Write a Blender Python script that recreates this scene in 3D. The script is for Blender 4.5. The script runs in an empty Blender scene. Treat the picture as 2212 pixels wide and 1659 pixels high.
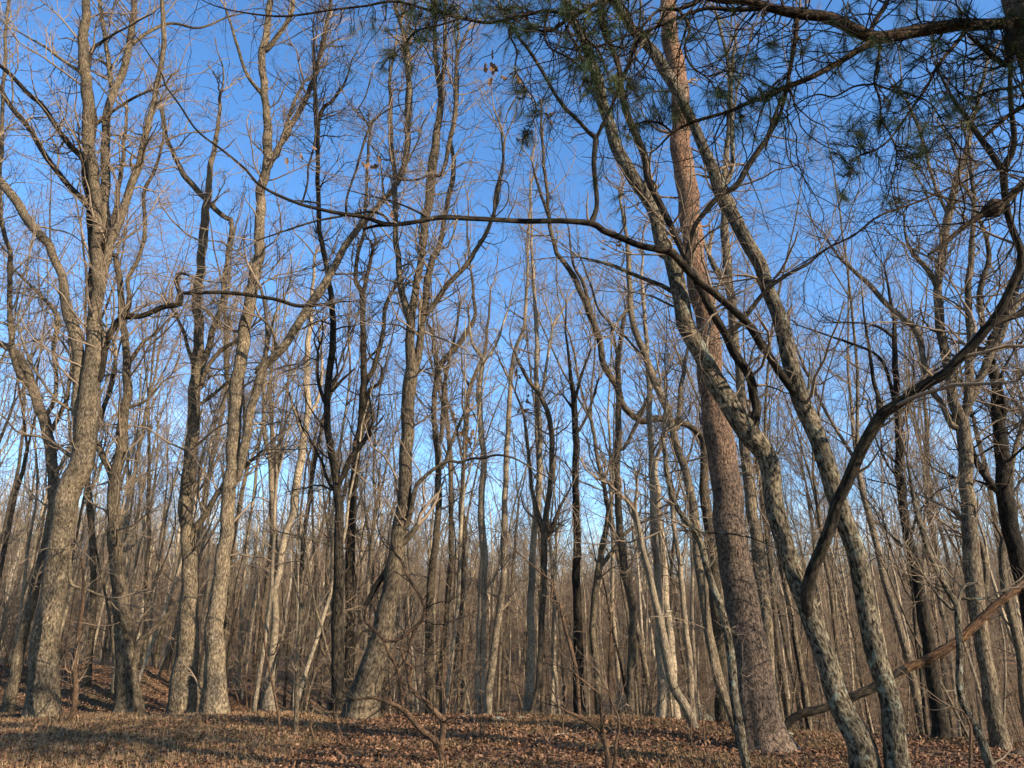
import bpy, math, random
import numpy as np
from mathutils import Vector, noise as mnoise

RS = np.random.RandomState(7)
scene = bpy.context.scene
col = scene.collection

# ------------------------------------------------------------ camera
CAM_Z = 1.45
PITCH = math.radians(19.6)
LENS = 26.0
cam_d = bpy.data.cameras.new('camera'); cam = bpy.data.objects.new('camera', cam_d); col.objects.link(cam)
cam_d.lens = LENS; cam_d.sensor_width = 36.0; cam_d.clip_start = 0.05; cam_d.clip_end = 3000
cam.location = (0, 0, CAM_Z); cam.rotation_euler = (math.pi/2 + PITCH, 0, 0)
scene.camera = cam

# ------------------------------------------------------------ sky and sun
SUN_AZ = math.radians(125)      # clockwise from +Y (the view direction)
SUN_EL = math.radians(24)
world = bpy.data.worlds.new('World'); scene.world = world; world.use_nodes = True
wn = world.node_tree.nodes; wl = world.node_tree.links
for n in list(wn): wn.remove(n)
sky = wn.new('ShaderNodeTexSky'); sky.sky_type = 'NISHITA'; sky.sun_disc = False
sky.sun_elevation = SUN_EL; sky.sun_rotation = SUN_AZ
sky.air_density = 1.0; sky.dust_density = 0.3; sky.ozone_density = 2.2; sky.altitude = 200
hs = wn.new('ShaderNodeHueSaturation'); hs.inputs['Saturation'].default_value = 1.22; hs.inputs['Value'].default_value = 0.94; hs.inputs['Hue'].default_value = 0.503
bg = wn.new('ShaderNodeBackground'); bg.inputs['Strength'].default_value = 0.15
wo = wn.new('ShaderNodeOutputWorld')
# a few thin low clouds as part of the sky
tc = wn.new('ShaderNodeTexCoord'); mp = wn.new('ShaderNodeMapping'); mp.inputs['Scale'].default_value = (2.2, 2.2, 9.0)
cn = wn.new('ShaderNodeTexNoise'); cn.inputs['Scale'].default_value = 1.6; cn.inputs['Detail'].default_value = 8; cn.inputs['Roughness'].default_value = 0.6
cr = wn.new('ShaderNodeValToRGB'); cr.color_ramp.elements[0].position = 0.52; cr.color_ramp.elements[1].position = 0.80
sep = wn.new('ShaderNodeSeparateXYZ'); hr = wn.new('ShaderNodeMapRange')
hr.inputs['From Min'].default_value = 0.10; hr.inputs['From Max'].default_value = 0.42; hr.inputs['To Min'].default_value = 0.75; hr.inputs['To Max'].default_value = 0.0
mu = wn.new('ShaderNodeMath'); mu.operation = 'MULTIPLY'
mx = wn.new('ShaderNodeMixRGB'); mx.inputs['Color2'].default_value = (5.2, 5.4, 6.0, 1)
wl.new(tc.outputs['Generated'], mp.inputs['Vector']); wl.new(mp.outputs[0], cn.inputs['Vector']); wl.new(cn.outputs['Fac'], cr.inputs[0])
wl.new(tc.outputs['Generated'], sep.inputs[0]); wl.new(sep.outputs['Z'], hr.inputs['Value'])
wl.new(cr.outputs[0], mu.inputs[0]); wl.new(hr.outputs[0], mu.inputs[1]); wl.new(mu.outputs[0], mx.inputs['Fac'])
wl.new(sky.outputs[0], hs.inputs['Color']); wl.new(hs.outputs[0], mx.inputs['Color1'])
wl.new(mx.outputs[0], bg.inputs['Color']); wl.new(bg.outputs[0], wo.inputs['Surface'])

sd = bpy.data.lights.new('sun', 'SUN'); sun = bpy.data.objects.new('sun', sd); col.objects.link(sun)
sd.energy = 5.0; sd.angle = math.radians(0.5); sd.color = (1.0, 0.86, 0.68)
tosun = Vector((math.sin(SUN_AZ)*math.cos(SUN_EL), math.cos(SUN_AZ)*math.cos(SUN_EL), math.sin(SUN_EL)))
sun.rotation_euler = (-tosun).to_track_quat('-Z', 'Y').to_euler(); sun.location = (20, -20, 30)

scene.view_settings.view_transform = 'Standard'; scene.view_settings.look = 'None'
scene.view_settings.exposure = 1.22; scene.view_settings.gamma = 1.0
scene.render.engine = 'CYCLES'
scene.cycles.max_bounces = 4; scene.cycles.diffuse_bounces = 2; scene.cycles.glossy_bounces = 1

# ------------------------------------------------------------ terrain height
def sst(a, b, v):
    t = np.clip((np.asarray(v, float)-a)/(b-a), 0, 1); return t*t*(3-2*t)
def H(x, y):
    x = np.asarray(x, float); y = np.asarray(y, float)
    h = 0.10*sst(9, 17, y)*sst(6, -2, x) - 0.055*np.maximum(x-2.5, 0)*sst(0, 12, y)*sst(80, 20, y)
    h = h - 2.3*sst(15.5, 34, y)
    h = h + 2.5*sst(-5.0, -13, x)*sst(19, 29, y)                       # leafy bank at the left
    h = h + 11.5*sst(45, 170, y) + 4*sst(-30, -90, x)*sst(40, 120, y)
    h = h + 0.05*np.sin(x*1.1+0.4*y) * np.sin(y*0.83+1.0+0.3*x) + 0.025*np.sin(2.7*x+1.3)*np.sin(2.3*y+x) + 0.25*np.sin(x*.13+2)*np.sin(y*.11)*sst(24, 60, y)
    return h

# ------------------------------------------------------------ pixel of the 2212 x 1659 survey grid -> point
W2, H2 = 1106.0, 829.5
F = 2212*LENS/36.0
cp, sp = math.cos(PITCH), math.sin(PITCH)
def ray(px, py):
    a = (px-W2)/F; b = (H2-py)/F
    return a, cp - b*sp, sp + b*cp            # x, y, z per unit of depth
def at(px, py, Y):
    a, ry, rz = ray(px, py); d = Y/ry
    return np.array([a*d, Y, CAM_Z + rz*d]), d
def ground_Y(px, py):
    a, ry, rz = ray(px, py)
    for d in np.arange(3, 120, 0.05):
        if CAM_Z + rz*d <= float(H(a*d, ry*d)): return float(ry*d)
    return 30.0
def t(c, r, *pts):
    return [(553*c + p[0]/3.0, 553*r + p[1]/3.0, p[2]/3.0) for p in pts]

# ------------------------------------------------------------ materials
def newmat(name):
    m = bpy.data.materials.new(name); m.use_nodes = True
    nt = m.node_tree; b = nt.nodes['Principled BSDF']; b.inputs['Roughness'].default_value = 0.92
    b.inputs['Specular IOR Level'].default_value = 0.15
    return m, nt, b
def ramp(nt, stops):
    r = nt.nodes.new('ShaderNodeValToRGB'); e = r.color_ramp.elements
    e[0].position, e[0].color = stops[0][0], (*stops[0][1], 1); e[1].position, e[1].color = stops[-1][0], (*stops[-1][1], 1)
    for p, c in stops[1:-1]:
        k = e.new(p); k.color = (*c, 1)
    return r
def bark(name, dark, mid, light, lichen=None, lich=0.55, su=9.0, sv=1.6, bump=0.6, plate=False, vary=0.25, soft=0.0):
    m, nt, b = newmat(name); N = nt.nodes; L = nt.links
    uv = N.new('ShaderNodeTexCoord'); mp = N.new('ShaderNodeMapping'); mp.inputs['Scale'].default_value = (su, sv, 1)
    oi = N.new('ShaderNodeObjectInfo'); add = N.new('ShaderNodeVectorMath'); add.operation = 'ADD'
    cb = N.new('ShaderNodeCombineXYZ'); mr = N.new('ShaderNodeMath'); mr.operation = 'MULTIPLY'; mr.inputs[1].default_value = 37.0
    L.new(oi.outputs['Random'], mr.inputs[0]); L.new(mr.outputs[0], cb.inputs['Z']); L.new(mr.outputs[0], cb.inputs['Y'])
    L.new(uv.outputs['UV'], mp.inputs['Vector']); L.new(mp.outputs[0], add.inputs[0]); L.new(cb.outputs[0], add.inputs[1])
    n1 = N.new('ShaderNodeTexNoise'); n1.inputs['Scale'].default_value = 3.0; n1.inputs['Detail'].default_value = 7; n1.inputs['Roughness'].default_value = 0.65; n1.inputs['Distortion'].default_value = 0.4
    L.new(add.outputs[0], n1.inputs['Vector'])
    src = n1.outputs['Fac']
    if plate:
        v = N.new('ShaderNodeTexVoronoi'); v.feature = 'DISTANCE_TO_EDGE'; v.inputs['Scale'].default_value = 2.2
        nd = N.new('ShaderNodeTexNoise'); nd.inputs['Scale'].default_value = 2.5; nd.inputs['Detail'].default_value = 5; L.new(add.outputs[0], nd.inputs['Vector'])
        dm = N.new('ShaderNodeMixRGB'); dm.blend_type = 'ADD'; dm.inputs['Fac'].default_value = 0.9; L.new(add.outputs[0], dm.inputs[1]); L.new(nd.outputs['Color'], dm.inputs[2])
        L.new(dm.outputs[0], v.inputs['Vector'])
        vr = N.new('ShaderNodeMapRange'); vr.inputs['From Max'].default_value = 0.16; L.new(v.outputs['Distance'], vr.inputs['Value'])
        ml = N.new('ShaderNodeMath'); ml.operation = 'MULTIPLY_ADD'; ml.inputs[1].default_value = 0.17
        sc = N.new('ShaderNodeMath'); sc.operation = 'MULTIPLY'; sc.inputs[1].default_value = 0.80
        L.new(n1.outputs['Fac'], sc.inputs[0]); L.new(vr.outputs[0], ml.inputs[0]); L.new(sc.outputs[0], ml.inputs[2]); src = ml.outputs[0]
    r = ramp(nt, [(0.40-soft, dark), (0.49, mid), (0.63+soft, light)]); L.new(src, r.inputs[0])
    out = r.outputs[0]
    # big tone patches
    n3 = N.new('ShaderNodeTexNoise'); n3.inputs['Scale'].default_value = 1.7; n3.inputs['Detail'].default_value = 6
    L.new(uv.outputs['Object'], n3.inputs['Vector'])
    r3 = ramp(nt, [(0.32, (0.55, 0.56, 0.58)), (0.68, (1.35, 1.28, 1.18))]); L.new(n3.outputs['Fac'], r3.inputs[0])
    m3 = N.new('ShaderNodeMixRGB'); m3.blend_type = 'MULTIPLY'; m3.inputs['Fac'].default_value = 1; L.new(out, m3.inputs[1]); L.new(r3.outputs[0], m3.inputs[2]); out = m3.outputs[0]
    if lichen:
        n2 = N.new('ShaderNodeTexNoise'); n2.inputs['Scale'].default_value = 5.5; n2.inputs['Detail'].default_value = 8; n2.inputs['Roughness'].default_value = 0.72
        L.new(uv.outputs['Object'], n2.inputs['Vector'])
        r2 = ramp(nt, [(lich, (0, 0, 0)), (lich+0.07, (1, 1, 1))]); L.new(n2.outputs['Fac'], r2.inputs[0])
        m2 = N.new('ShaderNodeMixRGB'); m2.inputs[2].default_value = (*lichen, 1)
        f2 = N.new('ShaderNodeMath'); f2.operation = 'MULTIPLY'; f2.inputs[1].default_value = 0.75
        L.new(r2.outputs[0], f2.inputs[0]); L.new(f2.outputs[0], m2.inputs['Fac']); L.new(out, m2.inputs[1]); out = m2.outputs[0]
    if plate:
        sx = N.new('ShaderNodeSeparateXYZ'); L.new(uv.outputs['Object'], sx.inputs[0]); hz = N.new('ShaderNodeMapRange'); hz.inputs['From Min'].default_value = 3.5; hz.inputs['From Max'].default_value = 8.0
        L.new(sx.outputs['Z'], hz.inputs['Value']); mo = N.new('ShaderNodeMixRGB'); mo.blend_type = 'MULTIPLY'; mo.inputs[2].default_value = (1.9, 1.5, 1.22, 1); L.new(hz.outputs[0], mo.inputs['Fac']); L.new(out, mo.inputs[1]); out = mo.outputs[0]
    # tree to tree variation
    hv = N.new('ShaderNodeHueSaturation'); mv = N.new('ShaderNodeMapRange'); mv.inputs['To Min'].default_value = 1-vary; mv.inputs['To Max'].default_value = 1+vary
    L.new(oi.outputs['Random'], mv.inputs['Value']); L.new(mv.outputs[0], hv.inputs['Value']); L.new(out, hv.inputs['Color'])
    L.new(hv.outputs[0], b.inputs['Base Color'])
    bp = N.new('ShaderNodeBump'); bp.inputs['Strength'].default_value = bump; bp.inputs['Distance'].default_value = 0.045
    L.new(src, bp.inputs['Height']); L.new(bp.outputs[0], b.inputs['Normal'])
    return m
M = {}
M['oak'] = bark('grey_oak_bark', (0.009, 0.007, 0.005), (0.075, 0.062, 0.042), (0.20, 0.172, 0.122), (0.21, 0.23, 0.185), 0.57, 12, 4.0, 1.0, vary=0.05)
M['grey'] = bark('pale_hardwood_bark', (0.02, 0.015, 0.010), (0.09, 0.070, 0.046), (0.255, 0.205, 0.138), (0.36, 0.33, 0.28), 0.64, 17, 4.0, 0.8, vary=0.22, soft=0.055)
M['dark'] = bark('dark_shaded_hardwood_bark', (0.005, 0.004, 0.003), (0.02, 0.016, 0.011), (0.05, 0.04, 0.027), (0.08, 0.085, 0.065), 0.66, 11, 2.4, 0.8, vary=0.18)  # dark bark, deepened further so its colour carries the shade on the limbs
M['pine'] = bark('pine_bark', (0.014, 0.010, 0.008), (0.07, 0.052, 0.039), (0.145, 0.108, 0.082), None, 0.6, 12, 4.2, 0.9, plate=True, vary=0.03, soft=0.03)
M['bough'] = bark('pine_bough_bark', (0.007, 0.005, 0.003), (0.03, 0.02, 0.012), (0.08, 0.05, 0.027), (0.06, 0.065, 0.035), 0.62, 14, 7, 0.8, vary=0.03)
M['pale'] = bark('pale_pole_bark', (0.05, 0.04, 0.027), (0.215, 0.172, 0.118), (0.40, 0.335, 0.24), (0.42, 0.40, 0.34), 0.62, 16, 4.0, 0.7, vary=0.3, soft=0.06)
M['brown'] = bark('brown_hardwood_bark', (0.014, 0.011, 0.007), (0.065, 0.05, 0.033), (0.15, 0.12, 0.08), (0.22, 0.22, 0.17), 0.64, 14, 3.0, 0.9, vary=0.18, soft=0.03)
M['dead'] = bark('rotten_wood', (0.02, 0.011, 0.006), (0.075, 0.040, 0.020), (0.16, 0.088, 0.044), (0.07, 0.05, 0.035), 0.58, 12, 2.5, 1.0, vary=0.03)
M['shrub'] = bark('brown_shrub_bark', (0.03, 0.017, 0.01), (0.085, 0.052, 0.031), (0.16, 0.10, 0.06), None, 0.6, 30, 6, 0.4, vary=0.2)
def plain(name, c, var=0.25, scale=0.7):
    m, nt, b = newmat(name); N = nt.nodes; L = nt.links
    tcd = N.new('ShaderNodeTexCoord'); n = N.new('ShaderNodeTexNoise'); n.inputs['Scale'].default_value = scale; n.inputs['Detail'].default_value = 4
    r = ramp(nt, [(0.3, tuple(v*(1-var) for v in c)), (0.7, tuple(v*(1+var) for v in c))])
    L.new(tcd.outputs['Object'], n.inputs['Vector']); L.new(n.outputs['Fac'], r.inputs[0]); L.new(r.outputs[0], b.inputs['Base Color'])
    return m
M['twig'] = plain('twig_bark', (0.175, 0.13, 0.088))
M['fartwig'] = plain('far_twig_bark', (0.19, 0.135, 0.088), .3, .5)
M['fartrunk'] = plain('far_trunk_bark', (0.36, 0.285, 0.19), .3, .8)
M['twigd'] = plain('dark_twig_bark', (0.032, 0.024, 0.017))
M['twigf'] = plain('understory_twig_bark', (0.175, 0.122, 0.078))
M['needle'] = plain('pine_needles', (0.028, 0.045, 0.018), 0.4, 3)
M['needle2'] = plain('olive_pine_needles', (0.07, 0.08, 0.022), 0.3, 3)

def leafmat(name, stops, transl=0.0):
    m, nt, b = newmat(name); N = nt.nodes; L = nt.links
    a = N.new('ShaderNodeAttribute'); a.attribute_name = 'tone'
    r = ramp(nt, stops); L.new(a.outputs['Fac'], r.inputs[0]); L.new(r.outputs[0], b.inputs['Base Color'])
    b.inputs['Roughness'].default_value = 0.7
    return m
M['litter'] = leafmat('fallen_leaves', [(0.0, (0.045, 0.023, 0.013)), (0.35, (0.12, 0.060, 0.031)), (0.7, (0.21, 0.115, 0.062)), (1.0, (0.31, 0.195, 0.115))])
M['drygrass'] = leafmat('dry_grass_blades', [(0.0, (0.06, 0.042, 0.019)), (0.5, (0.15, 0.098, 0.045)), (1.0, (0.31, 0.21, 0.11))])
M['hang'] = plain('withered_leaves', (0.16, 0.085, 0.04), 0.3, 5)

def ground_material():
    m, nt, b = newmat('leaf_litter_ground'); N = nt.nodes; L = nt.links
    tcd = N.new('ShaderNodeTexCoord')
    v = N.new('ShaderNodeTexVoronoi'); v.inputs['Scale'].default_value = 11; L.new(tcd.outputs['Object'], v.inputs['Vector'])
    bw = N.new('ShaderNodeSeparateColor'); L.new(v.outputs['Color'], bw.inputs[0])
    r = ramp(nt, [(0.0, (0.06, 0.033, 0.019)), (0.4, (0.14, 0.076, 0.040)), (0.75, (0.23, 0.13, 0.07)), (1.0, (0.33, 0.205, 0.12))])
    n = N.new('ShaderNodeTexNoise'); n.inputs['Scale'].default_value = 0.45; n.inputs['Detail'].default_value = 6; L.new(tcd.outputs['Object'], n.inputs['Vector'])
    r2 = ramp(nt, [(0.42, (0, 0, 0)), (0.62, (1, 1, 1))]); L.new(n.outputs['Fac'], r2.inputs[0])
    n2 = N.new('ShaderNodeTexNoise'); n2.inputs['Scale'].default_value = 22; n2.inputs['Detail'].default_value = 6; L.new(tcd.outputs['Object'], n2.inputs['Vector'])
    r3 = ramp(nt, [(0.3, (0.04, 0.032, 0.015)), (0.7, (0.16, 0.115, 0.055))]); L.new(n2.outputs['Fac'], r3.inputs[0])
    L.new(bw.outputs[0], r.inputs[0])
    mxx = N.new('ShaderNodeMixRGB'); L.new(r2.outputs[0], mxx.inputs['Fac']); L.new(r.outputs[0], mxx.inputs[1]); L.new(r3.outputs[0], mxx.inputs[2])
    L.new(mxx.outputs[0], b.inputs['Base Color'])
    ad = N.new('ShaderNodeMath'); ad.operation = 'ADD'; L.new(v.outputs['Distance'], ad.inputs[0]); L.new(n2.outputs['Fac'], ad.inputs[1])
    bp = N.new('ShaderNodeBump'); bp.inputs['Strength'].default_value = 0.9; bp.inputs['Distance'].default_value = 0.05
    L.new(ad.outputs[0], bp.inputs['Height']); L.new(bp.outputs[0], b.inputs['Normal'])
    return m
M['ground'] = ground_material()

# ------------------------------------------------------------ mesh helpers
def mesh_np(name, V, Fq, mat, uv=None, tone=None, smooth=True):
    """V (n,3); Fq (m,k) all faces the same size"""
    me = bpy.data.meshes.new(name)
    V = np.ascontiguousarray(V, dtype=np.float32); Fq = np.ascontiguousarray(Fq, dtype=np.int32)
    m, k = Fq.shape
    me.vertices.add(len(V)); me.vertices.foreach_set('co', V.ravel())
    me.loops.add(m*k); me.loops.foreach_set('vertex_index', Fq.ravel())
    me.polygons.add(m); me.polygons.foreach_set('loop_start', np.arange(0, m*k, k, dtype=np.int32))
    if smooth: me.polygons.foreach_set('use_smooth', np.ones(m, dtype=bool))
    if uv is not None:
        l = me.uv_layers.new(name='UVMap'); l.data.foreach_set('uv', np.ascontiguousarray(uv, dtype=np.float32).ravel())
    if tone is not None:
        a = me.attributes.new('tone', 'FLOAT', 'FACE'); a.data.foreach_set('value', np.ascontiguousarray(tone, dtype=np.float32))
    me.materials.append(mat); me.update(calc_edges=True); return me

class Geo:
    def __init__(s): s.V = []; s.F = []; s.U = []; s.n = 0
    def add(s, V, Fq, U=None):
        s.V.append(V); s.F.append(Fq + s.n); s.n += len(V)
        s.U.append(np.zeros((Fq.size, 2)) if U is None else U)
    def mesh(s, name, mat):
        return mesh_np(name, np.concatenate(s.V), np.concatenate(s.F), mat, uv=np.concatenate(s.U))
def link(name, me, parent=None, loc=None):
    o = bpy.data.objects.new(name, me); col.objects.link(o)
    if parent is not None: o.parent = parent
    if loc is not None: o.location = loc
    return o
def empty(name, loc, label, cat, group=None):
    o = bpy.data.objects.new(name, None); col.objects.link(o); o.location = loc; o.empty_display_size = 0.3
    o['label'] = label; o['category'] = cat
    if group: o['group'] = group
    return o

def batch_tubes(geo, P, R, sides):
    """P (N,K,3), R (N,K): many thin tubes at once"""
    N, K, _ = P.shape
    if N == 0: return
    T = np.gradient(P, axis=1); T /= np.linalg.norm(T, axis=2, keepdims=True)+1e-9
    mean = P[:, -1]-P[:, 0]; mean /= np.linalg.norm(mean, axis=1, keepdims=True)+1e-9
    ref = np.where(np.abs(mean[:, 2:3]) < 0.8, np.array([[0, 0, 1.0]]), np.array([[1.0, 0.2, 0]]))
    ref = np.repeat(ref[:, None, :], K, 1)
    A = ref - T*(ref*T).sum(2, keepdims=True); A /= np.linalg.norm(A, axis=2, keepdims=True)+1e-9
    B = np.cross(T, A)
    an = np.arange(sides)*2*math.pi/sides
    V = P[:, :, None, :] + R[:, :, None, None]*(A[:, :, None, :]*np.cos(an)[None, None, :, None] + B[:, :, None, :]*np.sin(an)[None, None, :, None])
    idx = np.arange(N*K*sides).reshape(N, K, sides)
    a = idx[:, :-1, :]; b = np.roll(a, -1, 2); c = idx[:, 1:, :]; d = np.roll(c, -1, 2)
    Fq = np.stack([a, b, d, c], -1).reshape(-1, 4)
    ln = np.concatenate([np.zeros((N, 1)), np.cumsum(np.linalg.norm(np.diff(P, axis=1), axis=2), 1)], 1)
    circ = 2*math.pi*R.mean(1)
    u0 = (np.arange(sides)/sides)[None, None, :]*circ[:, None, None]; u1 = ((np.arange(sides)+1)/sides)[None, None, :]*circ[:, None, None]
    v0 = ln[:, :-1, None]; v1 = ln[:, 1:, None]
    z = np.zeros((N, K-1, sides))
    U = np.stack([np.stack([u0+z, v0+z], -1), np.stack([u1+z, v0+z], -1), np.stack([u1+z, v1+z], -1), np.stack([u0+z, v1+z], -1)], 3).reshape(-1, 2)
    geo.add(V.reshape(-1, 3), Fq, U)

def resample(P, R, step):
    """Catmull-Rom through P, radii interpolated"""
    P = np.asarray(P, float); R = np.asarray(R, float)
    if len(P) == 2: P = np.array([P[0], (P[0]+P[1])/2, P[1]]); R = np.array([R[0], (R[0]+R[1])/2, R[1]])
    E = np.vstack([2*P[0]-P[1], P, 2*P[-1]-P[-2]]); op = []; orr = []
    for i in range(len(P)-1):
        p0, p1, p2, p3 = E[i:i+4]; n = max(1, int(np.linalg.norm(p2-p1)/step))
        for k in range(n):
            s = k/n
            op.append(0.5*((2*p1)+(-p0+p2)*s+(2*p0-5*p1+4*p2-p3)*s*s+(-p0+3*p1-3*p2+p3)*s**3)); orr.append(R[i]*(1-s)+R[i+1]*s)
    op.append(P[-1]); orr.append(R[-1])
    return np.array(op), np.array(orr)

def big_tube(geo, P, R, sides, rough=0.05, flare=None, seed=0, wig=0.0):
    """one thick limb with parallel-transport frames and an uneven, ridged skin"""
    rs = np.random.RandomState(seed); K = len(P)
    if wig:
        L = np.concatenate([[0], np.cumsum(np.linalg.norm(np.diff(P, axis=0), axis=1))])
        env = np.minimum(1, np.minimum(L, L[-1]-L)/0.4)[:, None]
        off = sum(np.sin(L[:, None]*f+rs.rand(3)*6.28)/f**0.6 for f in (2.3, 4.1, 7.3))
        P = P + off*env*(wig*R.mean())
    T = np.gradient(P, axis=0); T /= np.linalg.norm(T, axis=1, keepdims=True)+1e-9
    a = np.cross(T[0], [0, 1, 0.1]); a /= np.linalg.norm(a); A = [a]
    for k in range(1, K):
        a = a - T[k]*np.dot(a, T[k]); a /= np.linalg.norm(a)+1e-9; A.append(a)
    A = np.array(A); B = np.cross(T, A)
    L = np.concatenate([[0], np.cumsum(np.linalg.norm(np.diff(P, axis=0), axis=1))])
    th = np.arange(sides)*2*math.pi/sides; TH, LL = np.meshgrid(th, L)
    d = np.zeros_like(TH)
    for k in (2, 3, 5, 8, 11):
        if k*2 > sides: break
        d += np.sin(k*TH + rs.rand()*6.28 + 1.3*np.sin(LL*(1.5+rs.rand()*3)+rs.rand()*6.28))*(0.8/k**0.45)*(0.6+0.4*np.sin(LL*(2+3*rs.rand())))
    RR = R[:, None]*(1+rough*d)
    if flare:
        fl = flare*np.exp(-LL/(R[0]*2.2)); lob = 0.55+0.45*np.sin(TH*5+rs.rand()*6)*np.sin(TH*3+rs.rand()*6)
        RR = RR + R[0]*fl*lob
    V = P[:, None, :] + RR[:, :, None]*(A[:, None, :]*np.cos(TH)[:, :, None] + B[:, None, :]*np.sin(TH)[:, :, None])
    idx = np.arange(K*sides).reshape(K, sides); i0 = idx[:-1]; i1 = np.roll(i0, -1, 1); j0 = idx[1:]; j1 = np.roll(j0, -1, 1)
    Fq = np.stack([i0, i1, j1, j0], -1).reshape(-1, 4)
    c = 2*math.pi*float(R.mean()); u0 = np.tile(np.arange(sides)/sides*c, (K-1, 1)); u1 = u0 + c/sides
    v0 = np.repeat(L[:-1, None], sides, 1); v1 = np.repeat(L[1:, None], sides, 1)
    U = np.stack([np.stack([u0, v0], -1), np.stack([u1, v0], -1), np.stack([u1, v1], -1), np.stack([u0, v1], -1)], 2).reshape(-1, 2)
    Vf = V.reshape(-1, 3)
    # end cap as quads folded to the tip point
    tip = P[-1] + T[-1]*R[-1]*0.6; Vf = np.vstack([Vf, tip])
    e = idx[-1]; cap = np.stack([e, np.roll(e, -1), np.full(sides, K*sides), np.full(sides, K*sides)], -1)[:, :3]
    geo.add(Vf, Fq, U)
    geo.caps = getattr(geo, 'caps', [])
    return P

# growth of twigs, all branches of a level at once
def unit(a): return a/(np.linalg.norm(a, axis=-1, keepdims=True)+1e-9)
def grow(S, D, L, R0, K, wander, up, rs, tip=0.35):
    N = len(S); P = np.zeros((N, K, 3)); P[:, 0] = S; d = unit(D); st = (L/(K-1))[:, None]
    for k in range(1, K):
        d = unit(d + rs.normal(0, wander, (N, 3)) + np.array([0, 0, up])); P[:, k] = P[:, k-1] + d*st
    R = R0[:, None]*np.linspace(1, tip, K)[None, :]
    return P, R
def sprout(P, R, L, per_m, rs, lo=0.15, ang=(30, 65), lf=(0.3, 0.65), rf=0.55, hi=1.0, taper=0.55):
    N, K, _ = P.shape
    n = rs.poisson(np.maximum(L*per_m, 0.0)); idx = np.repeat(np.arange(N), n); m = len(idx)
    s = lo + (hi-lo)*rs.rand(m); f = s*(K-1); k = np.minimum(f.astype(int), K-2); fr = (f-k)[:, None]
    S = P[idx, k]*(1-fr)+P[idx, k+1]*fr; T = unit(P[idx, k+1]-P[idx, k])
    q = unit(np.cross(T, unit(rs.normal(0, 1, (m, 3))))); a = np.radians(rs.uniform(*ang, m))[:, None]
    D = T*np.cos(a)+q*np.sin(a)
    LC = L[idx]*rs.uniform(*lf, m)*(1-taper*s); RC = np.maximum(R[idx, k]*rf, 0.0012)
    return S, D, LC, RC, idx

def twigs(geo, S, D, L, R, rs, dens=(3.7, 5.8), up=0.07, minr=0.0022, levels=3, wander=0.24):
    """side branches with two further orders of twigs"""
    P, RR = grow(S, D, L, R, 7, wander, up, rs); batch_tubes(geo, P, np.maximum(RR, minr), 4)
    if levels < 2: return
    S2, D2, L2, R2, _ = sprout(P, RR, L, dens[0], rs)
    L2 = np.maximum(L2, 0.12)
    P2, RR2 = grow(S2, D2, L2, R2, 5, wander*1.2, up, rs); batch_tubes(geo, P2, np.maximum(RR2, minr), 3)
    if levels < 3: return
    S3, D3, L3, R3, _ = sprout(P2, RR2, L2, dens[1], rs)
    L3 = np.maximum(L3, 0.08)
    P3, RR3 = grow(S3, D3, L3, R3, 4, wander*1.2, up, rs); batch_tubes(geo, P3, np.maximum(RR3, minr*0.85), 3)

# ------------------------------------------------------------ the ground
def make_ground():
    xs = np.concatenate([-np.geomspace(600, 30, 40), np.arange(-29.5, 29.6, 0.22), np.geomspace(30, 600, 40)])
    ys = np.concatenate([-np.geomspace(300, 6, 24), np.arange(-5.5, 45, 0.22), np.geomspace(45.3, 900, 70)])
    X, Y = np.meshgrid(xs, ys); Z = H(X, Y)
    rs = np.random.RandomState(3)
    near = (np.abs(X) < 30) & (Y > -6) & (Y < 45)
    Z = Z + near*(rs.rand(*Z.shape)-0.5)*0.035
    V = np.stack([X, Y, Z], -1).reshape(-1, 3); ny, nx = X.shape; i = np.arange(ny*nx).reshape(ny, nx)
    Fq = np.stack([i[:-1, :-1], i[:-1, 1:], i[1:, 1:], i[1:, :-1]], -1).reshape(-1, 4)
    o = link('ground', mesh_np('ground', V, Fq, M['ground'])); o['kind'] = 'structure'; return o
make_ground()

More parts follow.
